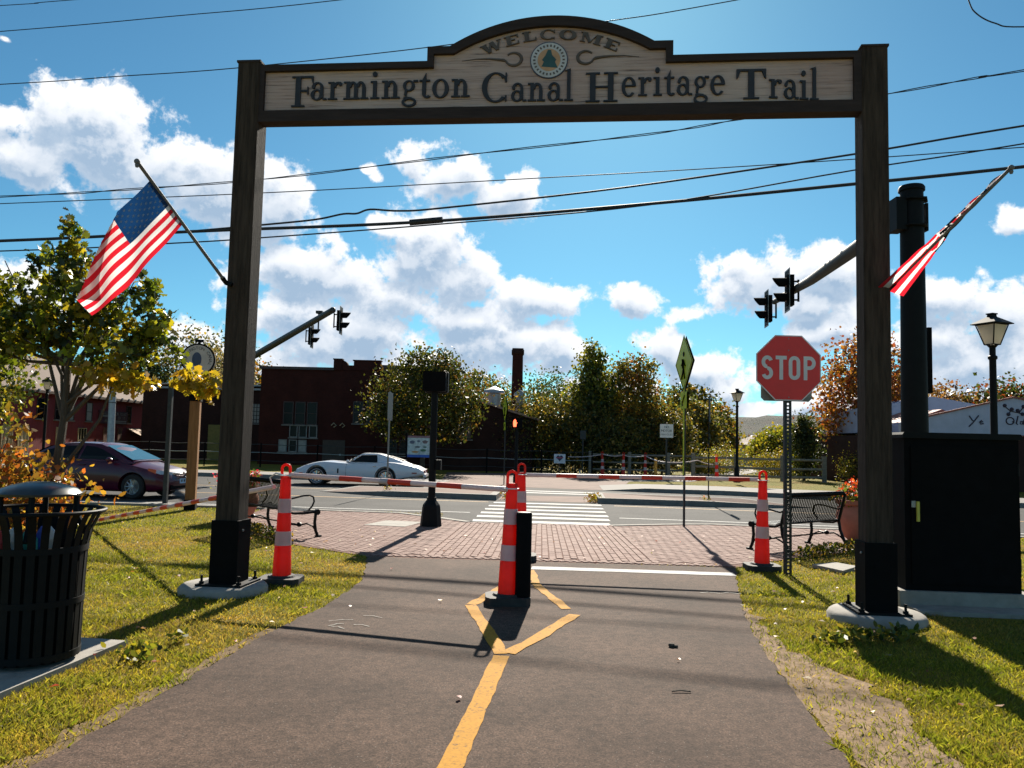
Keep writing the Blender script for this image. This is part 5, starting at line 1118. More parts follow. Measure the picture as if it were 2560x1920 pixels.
m = MB(); m.box((-.10,-.10,0),(.10,.10,2.2)); m.build('post', WOODR, t); m = MB(); m.prism([(.22*math.cos(a), 2.75+.35*math.sin(a)) for a in [q*.2618 for q in range(24)]], -.06, .02, 'y'); ov = m.build('oval_plate', pm('oval_pale', (.45,.47,.48), .5), t); m = MB(); m.box((-.05,-.065,2.6),(.05,-.0605,2.92)); m.build('panel_mark', LETTERB, ov); m = MB(); m.box((-.05,-.04,2.2),(.05,.0,2.45)); m.build('neck', BLACK, t)

# ================================================================= OVERHEAD WIRES
WIRE = pm('wire_black', (.012,.012,.014), .6)
e2 = Vector((math.cos(.12), -math.sin(.12), 0))
wires = [('utility_wire', 'highest wire crossing the top left corner', [(-30,14.0),(-15.58,14.16),(-13.36,14.23),(0,14.6)], .012), ('utility_wire', 'second wire crossing the top left sky', [(-30,12.9),(-15.52,13.36),(-10.15,13.6),(-5.12,13.87),(6,14.8)], .014),
 ('utility_wire', 'wire passing behind the arched top of the gateway sign', [(-30,11.5),(-15.4,11.74),(-11.75,11.86),(-8.1,11.99),(-2.35,12.41),(2.2,12.92),(5.73,13.38),(20,15.6)], .015),
 ('utility_wire', 'twisted wire rising to the right just below the gateway sign', [(-30,8.0),(-15.13,8.36),(-11.25,8.51),(-6.85,8.77),(-1.49,9.32),(3.47,9.79),(5.85,10.14),(9.53,10.71),(11.9,11.1),(12.8,11.22),(25,13)], .019),
 ('utility_wire', 'thin wire crossing the sky just above the cable bundle', [(-30,7.8),(-15.12,8.15),(-6.69,8.37),(-.21,8.62),(5.86,8.87),(12.76,9.24),(25,10)], .014),
 ('cable_bundle', 'thick black cable bundle sagging across the road', [(-30,6.7),(-15.03,7.05),(-9.09,7.28),(-2.71,7.48),(3.49,7.91),(8.66,8.36),(12.75,8.74),(25,10)], .045),
 ('utility_wire', 'wavy cable climbing right above the thick bundle', [(-9.0,7.3),(-7.19,7.44),(-5.6,7.58),(-4.8,7.73),(-4.4,7.74),(-4.02,7.85),(-3.2,7.80),(-1.96,7.87),(2.88,8.36),(8.66,9.14),(12.77,9.79),(25,11.6)], .028),
 ('utility_wire', 'lower cable meeting the thick bundle at its splice', [(-30,6.5),(-15.01,6.75),(-9.62,6.95),(-7.17,7.08),(-2.07,7.42),(3.49,7.88),(8.66,8.72),(12.76,9.33),(25,11.3)], .020),
 ('utility_wire', 'loose cable end curling down at the top right corner', [(11.3,14.2),(11.52,13.12),(11.71,12.75),(12.15,12.48),(12.83,12.36),(16,12.4)], .018)]
for nm, lab, pts, r_ in wires:
    p3 = [Vector((0,21,0)) + e2*s_ + Vector((0,0,z)) for s_, z in pts]; dense = []
    for i in range(len(p3)-1):
        p0, p1, p2, p4 = p3[max(0,i-1)], p3[i], p3[i+1], p3[min(len(p3)-1,i+2)]
        for k in range(6):
            u = k/6; dense.append(.5*((2*p1)+(p2-p0)*u+(2*p0-5*p1+4*p2-p4)*u*u+(3*p1-p0-3*p2+p4)*u**3))
    dense.append(p3[-1])
    if 'twisted' in lab:
        m = MB()
        for ph in (0, math.pi): m.tube([p + Vector((0, .012*math.cos(i*.9+ph), .022*math.sin(i*.9+ph))) for i, p in enumerate(dense)], .013, 5)
    else: m = MB(); m.tube(dense, r_, 6)
    w_ = m.build(nm, WIRE, None, True); tag(w_, lab, 'wire', 'overhead wires')
    if nm == 'cable_bundle':
        m = MB(); c0 = Vector((0,21,0)) + e2*-2.9 + Vector((0,0,7.47)); c1 = Vector((0,21,0)) + e2*-2.0 + Vector((0,0,7.54)); m.tube([c0,c1], .085, 10); m.build('splice_case', WIRE, w_, True)
        c0 = Vector((0,21,0)) + e2*-9.9 + Vector((0,0,7.25)); m = MB(); m.tube([c0 + Vector((.12*math.cos(a)*1.0,0,.12*math.sin(a))) for a in [q*.524 for q in range(25)]], .03, 6); m.build('coiled_slack', WIRE, w_)

# ================================================================= CARS
def loft(st, sect):
    m = MB(); rings = []
    for s_ in st:
        half = sect(s_); ring = half + [(-y, z) for y, z in half[-2:0:-1]]
        rings.append([(s_[0], y, z) for y, z in ring])
    n = len(rings[0]); v = [p for r_ in rings for p in r_]; f = []
    for i in range(len(rings)-1):
        for k in range(n): f.append((i*n+k, i*n+(k+1) % n, (i+1)*n+(k+1) % n, (i+1)*n+k))
    f.append(tuple(range(n))[::-1]); f.append(tuple((len(rings)-1)*n+k for k in range(n)))
    m.add(v, f); return m
def lerp_st(st, k=4):
    out = []; A = np.array(st)
    for i in range(len(A)-1):
        p0, p1, p2, p3 = A[max(0,i-1)], A[i], A[i+1], A[min(len(A)-1,i+2)]
        for j in range(k):
            u = j/k; q = .5*((2*p1)+(p2-p0)*u+(2*p0-5*p1+4*p2-p3)*u*u+(3*p1-p0-3*p2+p3)*u**3); q[0] = p1[0]+(p2[0]-p1[0])*u; out.append(tuple(q))
    out.append(tuple(A[-1])); return out
def cut_arches(ob, wheels, r):
    me0 = ob.data; cutters = []
    for (x, z) in wheels:
        for sy in (-1, 1):
            m = MB(); m.lathe([(r,-.25),(r,.25)], 32); c = m.build('cut', BLACKM, None, False, Matrix.Translation((x, sy*.83, z)) @ Matrix.Rotation(math.pi/2, 4, 'X')); c.parent = ob.parent; cutters.append(c)
            md = ob.modifiers.new('b', 'BOOLEAN'); md.operation = 'DIFFERENCE'; md.object = c; md.solver = 'EXACT'
    bpy.context.view_layer.update(); dg = bpy.context.evaluated_depsgraph_get(); me = bpy.data.meshes.new_from_object(ob.evaluated_get(dg)); ob.modifiers.clear(); ob.data = me
    for c in cutters: bpy.data.objects.remove(c)
    me.polygons.foreach_set('use_smooth', [True]*len(me.polygons))
    try: me.set_sharp_from_angle(angle=rad(32))
    except Exception: pass
def wheel(parent, x, y, r, rimmat, spokes=9, white=False):
    sg = 1 if y > 0 else -1; M_ = Matrix.Translation((x, y, r)) @ Matrix.Rotation(-sg*math.pi/2, 4, 'X')
    m = MB(); w = .10; m.lathe([(r*.60,-w),(r*.9,-w),(r,-w*.7),(r,w*.7),(r*.9,w),(r*.62,w*1.02),(r*.60,w*.6)], 32, cap=False); ty = m.build('wheel', RUBW, parent, True, M_)
    m = MB(); m.lathe([(r*.63,w*.55),(r*.66,w*1.0),(r*.60,w*.95),(r*.56,w*.4)], 28, cap=False); m.lathe([(.001,w*.1),(r*.58,w*.1)], 20, cap=False); m.build('rim', rimmat, ty, True)
    m = MB()
    for k in range(spokes):
        a = 2*math.pi*k/spokes; m.tube([(.03*math.cos(a),.03*math.sin(a),w*.8),(r*.6*math.cos(a),r*.6*math.sin(a),w*.72)], r*.055, 5)
    m.lathe([(r*.16,w*.6),(r*.14,w*.95),(.001,w)], 14); m.build('spokes', rimmat, ty, True)
    if white: m = MB(); m.lathe([(r*.70,w*1.01),(r*.78,w*1.025)], 28, cap=False); m.build('white_ring', WHITEB, ty)
CARW = pm('car_white', (.66,.66,.70), .28, 0, .03, 2, spec=.5, coat=.6); CARM = pm('car_maroon', (.06,.002,.018), .28, 0, .1, 2, spec=.35, coat=.3); CHROME = pm('chrome', (.6,.6,.62), .15, .95, .05, 4); RIM = pm('alloy_rim', (.35,.36,.38), .35, .7, .1, 8)
WSHIELD = pm('windscreen_glass', (.04,.10,.13), .05, 0, .1, 2, spec=1.0); AMBER = pm('amber_lens', (.75,.13,.03), .3); CLEAR = pm('lamp_lens', (.5,.52,.55), .1, 0, .2, 9, spec=.9)
def side_panel(parent, name, pts, yfun, mat, off=.006):
    m = MB(); n = len(pts)
    for sg in (-1, 1):
        q = MB(); q.add([(x, sg*(yfun(x, z)+off), z) for x, z in pts], [tuple(range(n)) if sg > 0 else tuple(range(n))[::-1]]); q.build(name, mat, parent)
# --- white sports car
sc = thing('sports_car', 'white low sports coupe with long curved fenders driving on the road', 'car', (-5.05, 27.75, .004), math.pi + rad(1.5)); sc.scale = (.92,.92,.92)
st = lerp_st([(2.42,.55,.40,.50,.50),(2.34,.72,.30,.58,.56),(2.05,.82,.22,.71,.66),(1.70,.87,.19,.82,.75),(1.38,.885,.19,.875,.80),(1.0,.88,.19,.865,.82),(.65,.855,.19,.84,.835),(.3,.845,.19,.83,.83),(-.2,.835,.19,.83,.83),(-.55,.86,.19,.86,.84),(-.9,.885,.2,.895,.86),(-1.3,.88,.23,.875,.85),(-1.7,.85,.30,.81,.79),(-2.05,.81,.36,.73,.71),(-2.27,.76,.42,.63,.61),(-2.32,.70,.46,.55,.55)])
def sec(s_):
    x, w, zb, zf, zh = s_; mid = zb + (zf-zb)*.5
    return [(0,zb),(w*.80,zb),(w*.95,zb+.05),(w*.985,zb+(mid-zb)*.5),(w,mid),(w*.985,mid+(zf-mid)*.6),(w*.93,zf-.025),(w*.82,zf),(w*.66,zf*.55+zh*.45),(w*.45,zh),(0,zh)]
body = loft(st, sec).build('body', CARW, sc, True); cut_arches(body, [(1.58,.34),(-.92,.34)], .39)
gh = lerp_st([(.50,.60,.83,.845),(.02,.62,.56,1.165),(-.28,.63,.555,1.195),(-.62,.63,.55,1.185),(-.95,.62,.52,1.10),(-1.45,.60,.50,.95),(-1.85,.58,.48,.80)])
def gsec(s_):
    x, wb, wt, z = s_; zb = .78; wt = wb*.86 if x > .3 else wt
    return [(0,zb),(wb+.08,zb),(wb+.05,zb+(z-zb)*.35),(wt+.03,z-.04-(z-zb)*.12),(wt-.02,z-.015),(wt*.7,z),(0,z+.004)]
loft(gh, gsec).build('roof', CARW, sc, True)
def yc(x, z): return .70 - .22*(z-.78) if z < .915 else .672 - .485*(z-.915)
side_panel(sc, 'side_window', [(.38,.872),(.30,.925),(.02,1.085),(-.03,1.115),(-.56,1.13),(-.575,1.085),(-.60,.925),(-.60,.865)], yc, GLASSD, .035)
m = MB(); m.add([(.60,-.60,.855),(.60,.60,.855),(.03,.50,1.165),(.03,-.50,1.165)], [(0,1,2,3)]); m.build('windscreen', WSHIELD, sc)
m = MB(); m.add([(-1.0,-.40,1.105),(-1.0,.40,1.105),(-1.55,.38,.945),(-1.55,-.38,.945)], [(3,2,1,0)]); m.build('rear_window', GLASSD, sc)
for sg in (-1, 1):
    m = MB(); m.tube([(2.2,sg*.70,.42),(2.2,sg*.80,.42),(2.10,sg*.835,.42)], .03, 6, flat=(1,1)); m.build('side_marker', AMBER, sc)
    m = MB(); m.box((-2.06,sg*.80-.02,.49),(-1.88,sg*.80+.045,.53)); m.build('rear_marker', pm('red_lens', (.25,.02,.02), .3), sc)
    for y in (.35, .58): m = MB(); m.lathe([(.07,0),(.06,.02)], 14); m.build('tail_light', MATS['red_lens'], sc, M=Matrix.Translation((-2.31,sg*y,.56)) @ Matrix.Rotation(-math.pi/2, 4, 'Y'))
    m = MB(); m.box((.78,sg*.862-.01,.45),(.83,sg*.862+.01,.62)); m.build('fender_vent', BLACKM, sc)
    for x in (1.58, -.92): wheel(sc, x, sg*.74, .335, CHROME, 8, True)
for x in (.52, -.66):
    for sg in (-1, 1): m = MB(); m.tube([(x,sg*.838,.24),(x,sg*.848,.5),(x,sg*.835,.70),(x-.02,sg*.79,.80)], .006, 5); m.build('door_seam', BLACKM, sc)
for sg in (-1, 1):
    m = MB(); m.box((-.58,sg*.80-.03,.17),(1.2,sg*.80+.03,.215)); m.build('sill', BLACKM, sc)
    m = MB(); m.tube([(-.45,sg*.85,.72),(-.58,sg*.85,.72)], .012, 5); m.build('door_handle', CHROME, sc)
    m = MB(); m.tube([(.40,sg*.71,.865),(-.02,sg*.625,1.12),(-.57,sg*.625,1.14)], .010, 5); m.build('window_trim', CHROME, sc)
    m = MB(); m.ball((.46,sg*.86,.90), .06, 8, sz=.7); m.build('wing_mirror', CARW, sc, True)
    m = MB(); m.box((1.95,sg*.55-.16,.735),(2.02,sg*.55+.16,.742)); m.build('headlight_lid', BLACKM, sc)
for x0, x1 in ((2.36,2.46),(-2.38,-2.28)): m = MB(); m.box((x0,-.62,.36),(x1,.62,.46)); m.build('bumper', CARW, sc)
m = MB(); m.box((-2.36,-.2,.28),(-2.30,.2,.38)); m.build('number_plate', BLACKM, sc)
# --- maroon sedan
sd = thing('sedan_car', 'dark maroon four-door sedan on the road at far left', 'car', (-10.2, 20.2, .004), rad(-7)); sd.scale = (.93,.93,.93)
st = lerp_st([(2.28,.50,.36,.52,.56),(2.20,.70,.25,.64,.66),(1.95,.81,.19,.74,.79),(1.5,.86,.18,.85,.90),(1.1,.875,.18,.92,.985),(.5,.88,.18,.95,.98),(-.4,.88,.18,.985,1.0),(-1.2,.875,.19,1.0,1.02),(-1.75,.85,.24,1.0,1.05),(-2.1,.80,.32,.95,1.01),(-2.22,.70,.44,.8,.84)])
body = loft(st, sec).build('body', CARM, sd, True); cut_arches(body, [(1.36,.32),(-1.30,.32)], .375)
gh = lerp_st([(1.30,.70,.66,.975),(.40,.72,.57,1.36),(-.05,.72,.565,1.43),(-.65,.72,.56,1.42),(-1.15,.70,.54,1.33),(-1.85,.66,.52,1.05)])
def gsec2(s_):
    x, wb, wt, z = s_; zb = .90
    return [(0,zb),(wb+.06,zb),(wb+.03,zb+(z-zb)*.35),(wt+.045,z-.05-(z-zb)*.10),(wt-.01,z-.02),(wt*.7,z),(0,z+.008)]
loft(gh, gsec2).build('roof', CARM, sd, True)
def yv(x, z): return .78 - .16*(z-.9) if z < 1.085 else .752 - .58*(z-1.085)
side_panel(sd, 'front_side_window', [(.92,1.0),(.78,1.085),(.42,1.24),(.20,1.31),(-.12,1.345),(-.16,1.085),(-.18,1.005)], yv, GLASSD, .012)
side_panel(sd, 'rear_side_window', [(-.26,1.005),(-.24,1.085),(-.20,1.345),(-.70,1.33),(-1.15,1.22),(-1.36,1.085),(-1.42,1.03)], yv, GLASSD, .012)
m = MB(); m.add([(1.24,-.66,1.005),(1.24,.66,1.005),(.42,.54,1.365),(.42,-.54,1.365)], [(0,1,2,3)]); m.build('windscreen', WSHIELD, sd)
m = MB(); m.add([(-1.20,-.52,1.325),(-1.20,.52,1.325),(-1.80,.5,1.085),(-1.80,-.5,1.085)], [(3,2,1,0)]); m.build('rear_window', GLASSD, sd)
for sg in (-1, 1):
    m = MB(); m.add([(2.235,sg*.45,.63),(2.08,sg*.77,.65),(1.80,sg*.845,.735),(1.78,sg*.80,.79),(2.06,sg*.66,.745),(2.22,sg*.45,.70)], [(0,1,2,3,4,5) if sg < 0 else (5,4,3,2,1,0)]); m.build('headlight', CLEAR, sd)
    m = MB(); m.add([(1.98,sg*.822,.665),(1.78,sg*.856,.745),(1.765,sg*.81,.80),(1.95,sg*.745,.765)], [(0,1,2,3) if sg < 0 else (3,2,1,0)]); m.build('indicator', AMBER, sd)
    m = MB(); m.ball((.78,sg*.98,1.0), .085, 10, sz=.75); m.tube([(.80,sg*.82,.95),(.80,sg*.95,.97)], .03, 6); m.build('wing_mirror', CARM, sd, True)
    for x in (.05, -.95): m = MB(); m.tube([(x,sg*.885,.86),(x-.18,sg*.89,.865)], .016, 6); m.build('door_handle', CARM, sd)
    for x in (1.36, -1.30): wheel(sd, x, sg*.745, .32, RIM, 10)
m = MB(); m.tube([(2.15,-.45,.665),(2.265,-.2,.66),(2.275,.2,.66),(2.15,.45,.665)], .03, 6, flat=(1,1.3)); m.build('chrome_grille', CHROME, sd, True)
m = MB(); m.box((2.275,-.05,.63),(2.30,.05,.70)); m.build('badge', CHROME, sd)
m = MB(); m.box((2.27,-.17,.40),(2.285,.17,.53)); npl = m.build('number_plate', pm('plate_blue', (.32,.50,.66), .4), sd)
for y in (-.07, .06): m = MB(); m.box((2.286,y-.03,.44),(2.288,y+.03,.50)); m.build('plate_mark', LETTER, npl)
m = MB(); m.box((2.24,-.55,.27),(2.262,.55,.37)); m.build('lower_grille', BLACKM, sd)

# ================================================================= BUILDINGS ACROSS THE ROAD
BRICKW = brickmat('mill_brick', (.062,.014,.010), (.048,.011,.008), (.036,.02,.017), 4.2, wall=True)
BRICKD = brickmat('dark_brick', (.05,.02,.015), (.04,.016,.013), (.035,.022,.02), 4.2, wall=True)
BARNR = pm('barn_boards', (.20,.022,.028), .8, 0, .22, 2.5, bump=.4, bscale=9, stretch=(5,5,.3))
SHING = pm('brown_shingles', (.11,.068,.048), .9, 0, .15, 5, bump=.5, bscale=30)
FRAMEW = pm('window_frame_white', (.22,.22,.21), .6); FRAMED = pm('window_frame_dark', (.05,.03,.03), .6); CREAM = pm('cream_paint', (.42,.33,.20), .6)
TIN = pm('rusty_tin_roof', (.34,.20,.15), .6, .2, .35, 4, stretch=(6,1,1)); CURT = pm('pale_blind', (.34,.33,.30), .8)
def window(parent, M_, w, h, nx=1, nz=2, frame=None, pane=None, name='window'):
    """frame with its panes, set on a wall that faces local -y"""
    m = MB(); b = .05
    m.box((-w/2,-.06,0),(-w/2+b,.02,h)); m.box((w/2-b,-.06,0),(w/2,.02,h)); m.box((-w/2+b,-.06,0),(w/2-b,.02,b)); m.box((-w/2+b,-.06,h-b),(w/2-b,.02,h))
    for i in range(1, nx): x = -w/2 + w*i/nx; m.box((x-.018,-.05,b),(x+.018,.0,h-b))
    for j in range(1, nz): z = h*j/nz; m.box((-w/2+b,-.045,z-.018),(w/2-b,.0,z+.018))
    o = m.build(name, frame or FRAMEW, parent, M=M_)
    q = MB(); q.box((-w/2-.06,-.11,-.07),(w/2+.06,.02,-.002)); q.build('sill', CONCD, o)
    for i in range(nx):
        for j in range(nz):
            q = MB(); q.box((-w/2+w*i/nx+.02,-.03,h*j/nz+.02),(-w/2+w*(i+1)/nx-.02,-.022,h*(j+1)/nz-.02)); q.build('pane', pane or GLASSD, o)
    return o
def at(x, y, z, rz=0): return Matrix.Translation((x, y, z)) @ Matrix.Rotation(rz, 4, 'Z')
# --- brick mill
ml = thing('brick_mill', 'dark red brick mill with stepped parapet behind the white sports car', 'building', (0, 47, 0))
m = MB(); m.box((-14.8,0,0),(-3.6,14,5.62)); m.build('wall', BRICKW, ml)
m = MB(); m.box((-14.9,-.12,5.6),(-10.5,.3,5.76)); m.box((-7.75,-.12,5.80),(-3.5,.3,5.98)); m.box((-7.75,.0,5.62),(-3.6,.3,5.80)); m.build('cornice', FRAMED, ml)
m = MB(); m.box((-10.54,-.10,5.62),(-10.06,.35,6.24)); m.box((-10.06,-.05,5.62),(-7.75,.3,5.92)); m.box((-9.36,-.06,5.92),(-7.77,.3,6.19)); m.box((-9.42,-.12,6.19),(-7.72,.34,6.25)); m.box((-10.58,-.14,6.24),(-10.02,.38,6.30))
m.prism([(-10.06,5.92)] + [(-10.06 + .36*math.sin(a), 5.92 + .28*math.cos(a)) for a in [q*.157 for q in range(11)]], -.05, .3, 'y'); m.build('parapet', BRICKW, ml)
for x in (-13.1, -12.4, -11.7): window(ml, at(x,0,2.35), .6, 1.35, 1, 2, FRAMED, GLASSD)
for x, z, p in ((-13.35,.75,CURT),(-12.75,.75,GLASSD),(-12.2,.75,CURT),(-12.75,1.6,GLASSD),(-12.2,1.6,GLASSD),(-11.6,1.6,GLASSD)): window(ml, at(x,0,z), .48, .72, 1, 1, FRAMEW, p)
for x in (-6.9, -6.25): window(ml, at(x,0,.8), .5, .8, 1, 1, FRAMED, GLASSD)
for x in (-9.0, -8.2): window(ml, at(x,0,2.5), .6, 1.3, 1, 2, FRAMED, GLASSD)
m = MB(); m.box((-11.0,-.08,0),(-9.7,.0,1.5)); d_ = m.build('door', pm('mill_door', (.06,.04,.03), .7), ml); m = MB(); m.box((-10.0,-.12,.6),(-9.9,-.085,.7)); m.build('handle', STEEL, d_)
for k in range(2): m = MB(); m.tube([(-10.55+.5*k,-.05,2.35),(-10.4+.5*k,-.05,2.5),(-10.25+.5*k,-.05,2.35),(-10.4+.5*k,-.05,2.25)], .03, 5); m.build('wall_emblem', CREAM, ml)
# --- link wing left of the mill
lw = thing('link_wing', 'low dark brick wing with a white gridded window between barn and mill', 'building', (0, 52, 0))
m = MB(); m.box((-24,0,0),(-15.2,10,4.6)); m.build('wall', BRICKD, lw); m = MB(); m.box((-24.2,-.2,4.6),(-15.1,10,4.72)); m.box((-24.2,-.25,4.86),(-15.1,10,4.95)); m.build('roof_edge', STEEL, lw)
window(lw, at(-16.55,0,2.45), .75, 1.3, 4, 5, FRAMED, CURT)
m = MB(); m.box((-19.6,-.15,0),(-18.4,0,2.3)); m.build('yellow_door', pm('yellow_door', (.22,.17,.04), .7), lw)
# --- red barn, long side along the street to the left
bn = thing('red_barn', 'long red barn with brown roof and small windows at far left', 'building', (-28, 0, 0))
m = MB(); m.box((-9,26,0),(0,64.3,4.05)); m.prism([(-9,4.05),(0,4.05),(-4.0,6.3)], 26.02, 64.28, 'y'); m.build('wall', BARNR, bn)
m = MB(); m.add([(.45,25.5,3.86),(.45,64.8,3.86),(-4.0,64.8,6.42),(-4.0,25.5,6.42),(-9.4,25.5,3.8),(-9.4,64.8,3.8),(.45,25.5,4.02),(.45,64.8,4.02),(-4.0,64.8,6.6),(-4.0,25.5,6.6)], [(6,7,8,9),(0,3,2,1),(9,8,5,4),(0,1,7,6),(1,2,8,7),(3,0,6,9)]); rf = m.build('roof', SHING, bn)
for k in range(26):
    m = MB(); m.box((.40,0,3.94),(.50,.12,4.06)); m.build('snow_guard', STEEL, rf, M=Matrix.Translation((0, 39.5+k, .03)))
EAST = math.pi/2
for y in (41.2, 44.0, 47.5, 49.4, 50.8, 53.0, 58.5, 61.5): window(bn, at(0,y,2.35,EAST), .75, 1.25, 1, 2, FRAMED, CURT if y in (50.8, 53.0) else GLASSD)
for y, p in ((41.5,CREAM),(44.5,CREAM),(46.0,CREAM),(49.8,CREAM),(52.3,GLASSD)): window(bn, at(0,y,.3,EAST), 1.0, 1.6, 3, 2, CREAM, p if p is CREAM else None)
for y in (55.0, 57.0): m = MB(); m.box((-.02,y,.2),(.06,y+.6,2.0)); m.build('brown_shutter', pm('shutter_brown_%d' % int(y), (.16,.06,.03), .7), bn)
m = MB(); m.box((.0,54.2,2.25),(.10,58.2,3.15)); sb = m.build('signboard', pm('signboard_maroon', (.05,.012,.025), .6), bn)
for k, (y0, y1, z0, z1) in enumerate(((54.4,55.9,2.72,2.85),(56.3,58.0,2.42,2.50),(56.3,58.0,2.30,2.38))): m = MB(); m.box((.10,y0,z0),(.112,y1,z1)); m.build('pale_strip', FRAMEW, sb)
for s_, y, z in (('ARTS',55.3,2.45),('OF IT',57.3,2.68),('ON POINT',57.2,2.95),('BALLET',55.2,2.98)): font_word(sb, s_, .30, FRAMEW, Matrix.Translation((.114,y,z)) @ Matrix.Rotation(EAST, 4, 'Z') @ FACE)
m = MB(); m.add([(.0,58.4,2.0),(.0,63.2,2.0),(1.7,63.6,1.25),(1.7,58.0,1.25),(0,58.4,1.95),(0,63.2,1.95),(1.7,63.6,1.2),(1.7,58.0,1.2)], [(3,2,1,0),(4,5,6,7),(0,4,7,3),(1,2,6,5),(2,3,7,6)]); m.build('awning', pm('awning_tan', (.30,.19,.11), .8), bn)
# --- small mill shed with tin roof and vents, tall chimney behind
sh_ = thing('tin_roof_shed', 'low brick shed with rusty tin roof and two round vents', 'building', (-.25, 44, 0)); sh_.scale = (.9, .6, .9)
m = MB(); m.prism([(-4.2,0),(1.6,0),(1.6,3.2),(-2.2,4.35),(-4.2,3.7)], 0, 12, 'y'); m.build('wall', BRICKD, sh_)
m = MB(); m.add([(-2.3,-.3,4.38),(2.0,-.3,3.12),(2.0,12,3.12),(-2.3,12,4.38),(-2.3,-.3,4.50),(2.0,-.3,3.24),(2.0,12,3.24),(-2.3,12,4.50)], [(3,2,1,0),(4,5,6,7),(0,1,5,4),(1,2,6,5),(2,3,7,6),(3,0,4,7)]); m.build('roof', TIN, sh_)
for x, s_ in ((-.85,1.0),(.78,.55)):
    m = MB(); m.lathe([(.42*s_,3.5),(.42*s_,4.55+.3*s_),(.7*s_,4.6+.3*s_),(.62*s_,4.72+.35*s_),(.1*s_,4.95+.35*s_)], 16, c=(x,3,0)); m.build('roof_vent', STEEL, sh_, True)
window(sh_, at(-2.6,0,1.9), 1.0, 1.4, 1, 1, BRICKD, pm('bricked_window', (.14,.10,.08), .9))
ch = thing('mill_chimney', 'tall square brick chimney stack behind the shed', 'chimney', (.42, 65, 0))
m = MB(); m.lathe([(.80,0),(.66,4.6),(.60,8.75)], 4); m.build('stack', BRICKW, ch); m = MB(); m.lathe([(.62,8.75),(.72,8.85),(.72,9.1),(.64,9.2),(.64,9.28)], 4); m.build('cap', BRICKD, ch)
# --- mural building at right
mu = thing('mural_building', 'white-fronted low building with painted branch mural at right', 'building', (0, 34, 0))
MURW = pm('mural_white', (.40,.41,.52), .8, 0, .10, 2)
m = MB(); m.box((17.0,0.05,0),(34,12,2.35)); m.build('lower_wall', BRICKD, mu)
m = MB(); m.prism([(16.6,2.38),(33.5,2.38),(27.5,2.38+.62),(21.4,4.0),(16.6,2.72)][:1] + [(33.5,2.38),(26.5,2.9),(21.4,4.0),(16.6,2.83)], -.02, .25, 'y'); gb = m.build('gable', MURW, mu)
m = MB(); m.tube([(16.6,-.06,2.85),(21.4,-.06,4.02),(26.6,-.06,2.92)], .05, 4); m.build('gable_trim', pm('rust_trim', (.25,.07,.05), .7), gb)
m = MB()
for k in range(150): m.box((16.6+k*.11,-.06,2.34),(16.66+k*.11,-.02,2.40))
m.build('corrugated_edge', MATS['rust_trim'], mu)
MUR = pm('mural_dark', (.03,.02,.04), .7)
for nm, strokes in (('Y', [[(19.48,3.18),(19.62,2.98),(19.70,2.96)],[(19.88,3.2),(19.66,2.92),(19.46,2.72)]]), ('e', [[(19.92,2.90),(20.06,2.94),(20.0,3.0),(19.92,2.92),(19.96,2.84),(20.08,2.86)]]), ('O', [[(21.32,2.95)] + [(21.22+.17*math.cos(a), 3.0+.15*math.sin(a)) for a in [.2+q*.5 for q in range(13)]]]), ('l', [[(21.56,3.22),(21.48,2.9),(21.54,2.86)]]), ('d', [[(21.78,2.98),(21.66,2.98),(21.64,2.88),(21.74,2.88),(21.80,3.0),(21.9,3.24)],[(21.80,3.0),(21.80,2.86),(21.88,2.87)]])):
    m = MB()
    for q in strokes: m.tube([(x,-.03,z) for x, z in q], .028, 5)
    m.build('letter', MUR, gb)
m = MB()
for p in ([(21.0,3.62),(21.25,3.42),(21.6,3.35),(22.0,3.25),(22.5,3.0)], [(21.6,3.35),(21.8,3.6),(22.1,3.8)], [(22.0,3.25),(22.4,3.45),(22.8,3.5)], [(21.25,3.42),(21.15,3.3)]): m.tube([(x,-.03,z) for x, z in p], .025, 5)
for x, z in ((21.0,3.65),(21.3,3.5),(21.55,3.45),(21.8,3.62),(21.75,3.3),(22.1,3.82),(22.2,3.4),(22.4,3.46),(21.15,3.28)): m.ball((x,-.03,z), .085, 8)
m.build('branch_mural', MUR, gb)
m = MB(); m.prism([(17.6,2.5),(28,2.5),(25.5,3.55),(20.6,4.32),(17.6,3.7)], 5, 11, 'y'); m.build('rear_gable', MURW, mu)
m = MB(); m.prism([(16.9,2.85),(18.5,3.45),(19.1,3.2)], .3, 4, 'y'); m.build('dormer', MATS['rust_trim'], mu)
m = MB(); m.box((22.0,-3.4,.3),(23.8,-2.6,.95)); pb = m.build('blue_bin', pm('blue_plastic', (.25,.45,.65), .6)); pb.scale = (.5,.5,1); pb.location = (5.6, 21.5, 0); tag(pb, 'blue bin at the far right edge behind the cabinet', 'bin')
m = MB(); m.box((12.3,18.6,0),(13.6,19.0,.95)); tag(m.build('brick_pier', BRICKW), 'low brick pier at the right edge of the road', 'pier')
